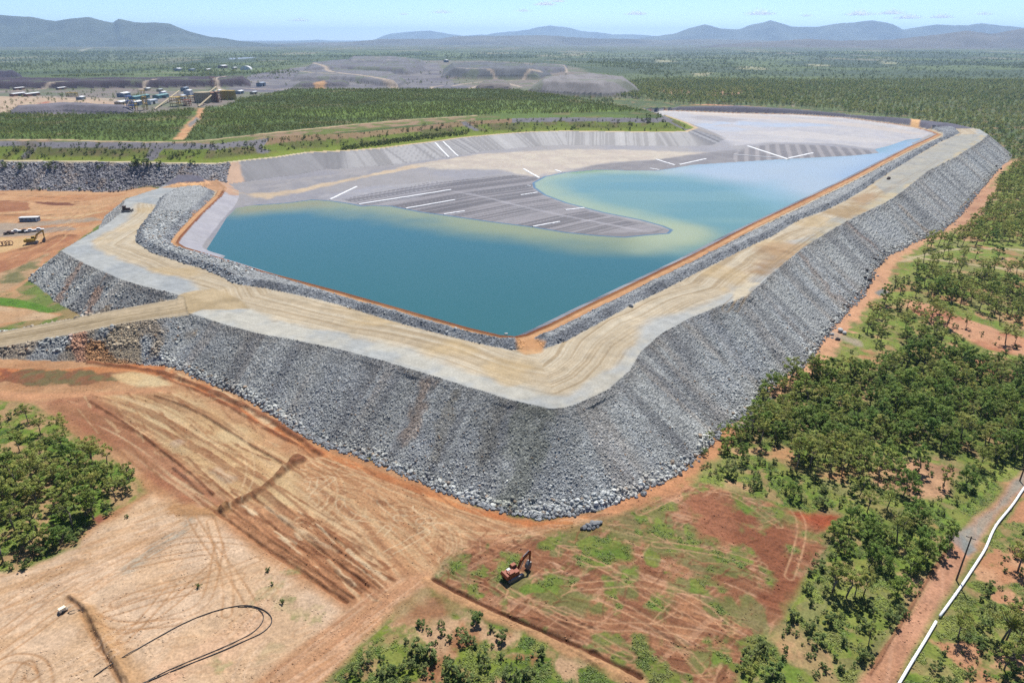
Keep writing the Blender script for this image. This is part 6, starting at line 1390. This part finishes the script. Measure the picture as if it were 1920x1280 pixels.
# ---------------------------------------------------------------- small clouds
M_cloud, nt, b = mat('cloud_white'); b.inputs['Base Color'].default_value = (.95, .95, .95, 1); b.inputs['Roughness'].default_value = 1; b.inputs['Specular IOR Level'].default_value = 0
b.inputs['Subsurface Weight'].default_value = 0
out = [n for n in nt.nodes if n.type == 'OUTPUT_MATERIAL'][0]; tr = nt.nodes.new('ShaderNodeBsdfTransparent'); mx = nt.nodes.new('ShaderNodeMixShader')
at = nt.nodes.new('ShaderNodeAttribute'); at.attribute_name = 'Col'; nt.links.new(at.outputs['Fac'], mx.inputs[0]); nt.links.new(tr.outputs[0], mx.inputs[1]); tl = nt.nodes.new('ShaderNodeBsdfTranslucent'); tl.inputs['Color'].default_value = (.95, .95, .95, 1)
m2 = nt.nodes.new('ShaderNodeMixShader'); m2.inputs[0].default_value = .5; nt.links.new(b.outputs[0], m2.inputs[1]); nt.links.new(tl.outputs[0], m2.inputs[2]); nt.links.new(m2.outputs[0], mx.inputs[2]); nt.links.new(mx.outputs[0], out.inputs['Surface'])
CL = [(828,25,13,'larger faint cloud above the pale hills'),(757,28,7,'faint wisp left of the larger cloud'),(982,22,10,'faint cloud right of the hilltops'),(1022,10,14,'bright cloud near the top of the sky'),(1045,4,10,'bright cloud touching the top edge'),(1193,28,14,'cloud over the saddle right of middle'),(1425,28,18,'brightest flat cloud above the right hills'),(1612,29,18,'cloud left of the right-hand pair'),(1672,27,16,'cloud right in the right-hand pair'),(1702,35,16,'low flat cloud under the right-hand pair'),(1765,34,14,'ragged cloud near the right edge'),(1845,28,11,'last faint cloud at the right edge'),(1512,31,9,'small faint cloud between the brighter ones'),(562,40,12,'faint cloud above the end of the left range')]
DC = 42000.0
for k, (u, v, w_, lb) in enumerate(CL):
    xx = (u - 960) / F; yy = (640 - v) / F; dirc = Vector((xx, cp + yy * sp, -sp + yy * cp)); p_ = dirc * (DC / dirc.y) + Vector((0, 0, H)); sc_ = w_ * DC / F * 1.1
    r_ = np.random.default_rng(500 + k); n_ = 1000; t_ = r_.normal(size=(n_, 3)) * np.array([.55, .45, .16]); t_[:, 2] = np.abs(t_[:, 2]) * (1 - np.abs(t_[:, 0]) * .5) * 1.25
    sz = r_.uniform(.05, .12, n_); a = r_.normal(size=(n_, 3)); a /= np.linalg.norm(a, axis=1)[:, None]; b2 = np.cross(a, r_.normal(size=(n_, 3))); b2 /= np.linalg.norm(b2, axis=1)[:, None]
    a *= sz[:, None]; b2 *= sz[:, None] * .7; vs = (np.stack([t_ - a, t_ - b2, t_ + a, t_ + b2], 1).reshape(-1, 3)) * sc_
    al = .09 if 'faint' in lb else .17
    o = mesh_from('cloud', vs, np.arange(n_ * 4).reshape(-1, 4), np.full((n_ * 4, 3), al), [M_cloud], False); o.location = p_; tag(o, lb, 'cloud', 'small white clouds')
# ---------------------------------------------------------------- haze: the air of the place, one closed box
M_haze = bpy.data.materials.new('haze_air'); M_haze.use_nodes = True; nt = M_haze.node_tree
for n in list(nt.nodes):
    if n.type == 'BSDF_PRINCIPLED': nt.nodes.remove(n)
pv = nt.nodes.new('ShaderNodeVolumePrincipled'); pv.inputs['Color'].default_value = (.50, .71, 1.0, 1); pv.inputs['Density'].default_value = 4.6e-5; pv.inputs['Anisotropy'].default_value = .3
out = [n for n in nt.nodes if n.type == 'OUTPUT_MATERIAL'][0]; nt.links.new(pv.outputs[0], out.inputs['Volume'])
hb = MB().box((0, 18500, 260), (76000, 38500, 640)).build('haze', M_haze); tag(hb, 'pale blue air thickening towards the hills', 'haze', kind='stuff')


# ---------------------------------------------------------------- sky, sun, haze, camera
wd = bpy.data.worlds.new('World'); SC.world = wd; wd.use_nodes = True
nt = wd.node_tree; bg = nt.nodes['Background']
sky = nt.nodes.new('ShaderNodeTexSky'); sky.sky_type = 'NISHITA'; sky.sun_disc = False
SUN_EL, SUN_AZ = R(61), R(14)           # azimuth from +Y towards +X
sky.sun_elevation = SUN_EL; sky.sun_rotation = SUN_AZ; sky.air_density = 1.0; sky.dust_density = 0; sky.ozone_density = 5.0; sky.air_density = 1.0; sky.altitude = 4500
nt.links.new(sky.outputs[0], bg.inputs[0]); bg.inputs[1].default_value = .10
sd = bpy.data.lights.new('sun', 'SUN'); sd.energy = 5.0; sd.angle = R(.53); sd.color = (1, .97, .92)
so = bpy.data.objects.new('sun', sd); C.objects.link(so)
dirv = Vector((math.sin(SUN_AZ) * math.cos(SUN_EL), math.cos(SUN_AZ) * math.cos(SUN_EL), math.sin(SUN_EL)))
so.rotation_euler = dirv.to_track_quat('Z', 'Y').to_euler(); so.location = (0, 0, 300)
SC.view_settings.view_transform = 'Standard'; SC.view_settings.look = 'None'; SC.view_settings.exposure = .7; SC.view_settings.gamma = 1
cd = bpy.data.cameras.new('camera'); cam = bpy.data.objects.new('camera', cd); C.objects.link(cam)
cam.location = (0, 0, H); cam.rotation_euler = (math.pi / 2 - PIT, 0, 0)
cd.sensor_width = 36; cd.lens = 36 * F / 1920; cd.clip_start = 1; cd.clip_end = 90000
SC.camera = cam
SC.cycles.max_bounces = 6; SC.cycles.diffuse_bounces = 3; SC.cycles.glossy_bounces = 2; SC.cycles.transmission_bounces = 4; SC.cycles.transparent_max_bounces = 40; SC.cycles.volume_bounces = 0
SC.cycles.use_denoising = False
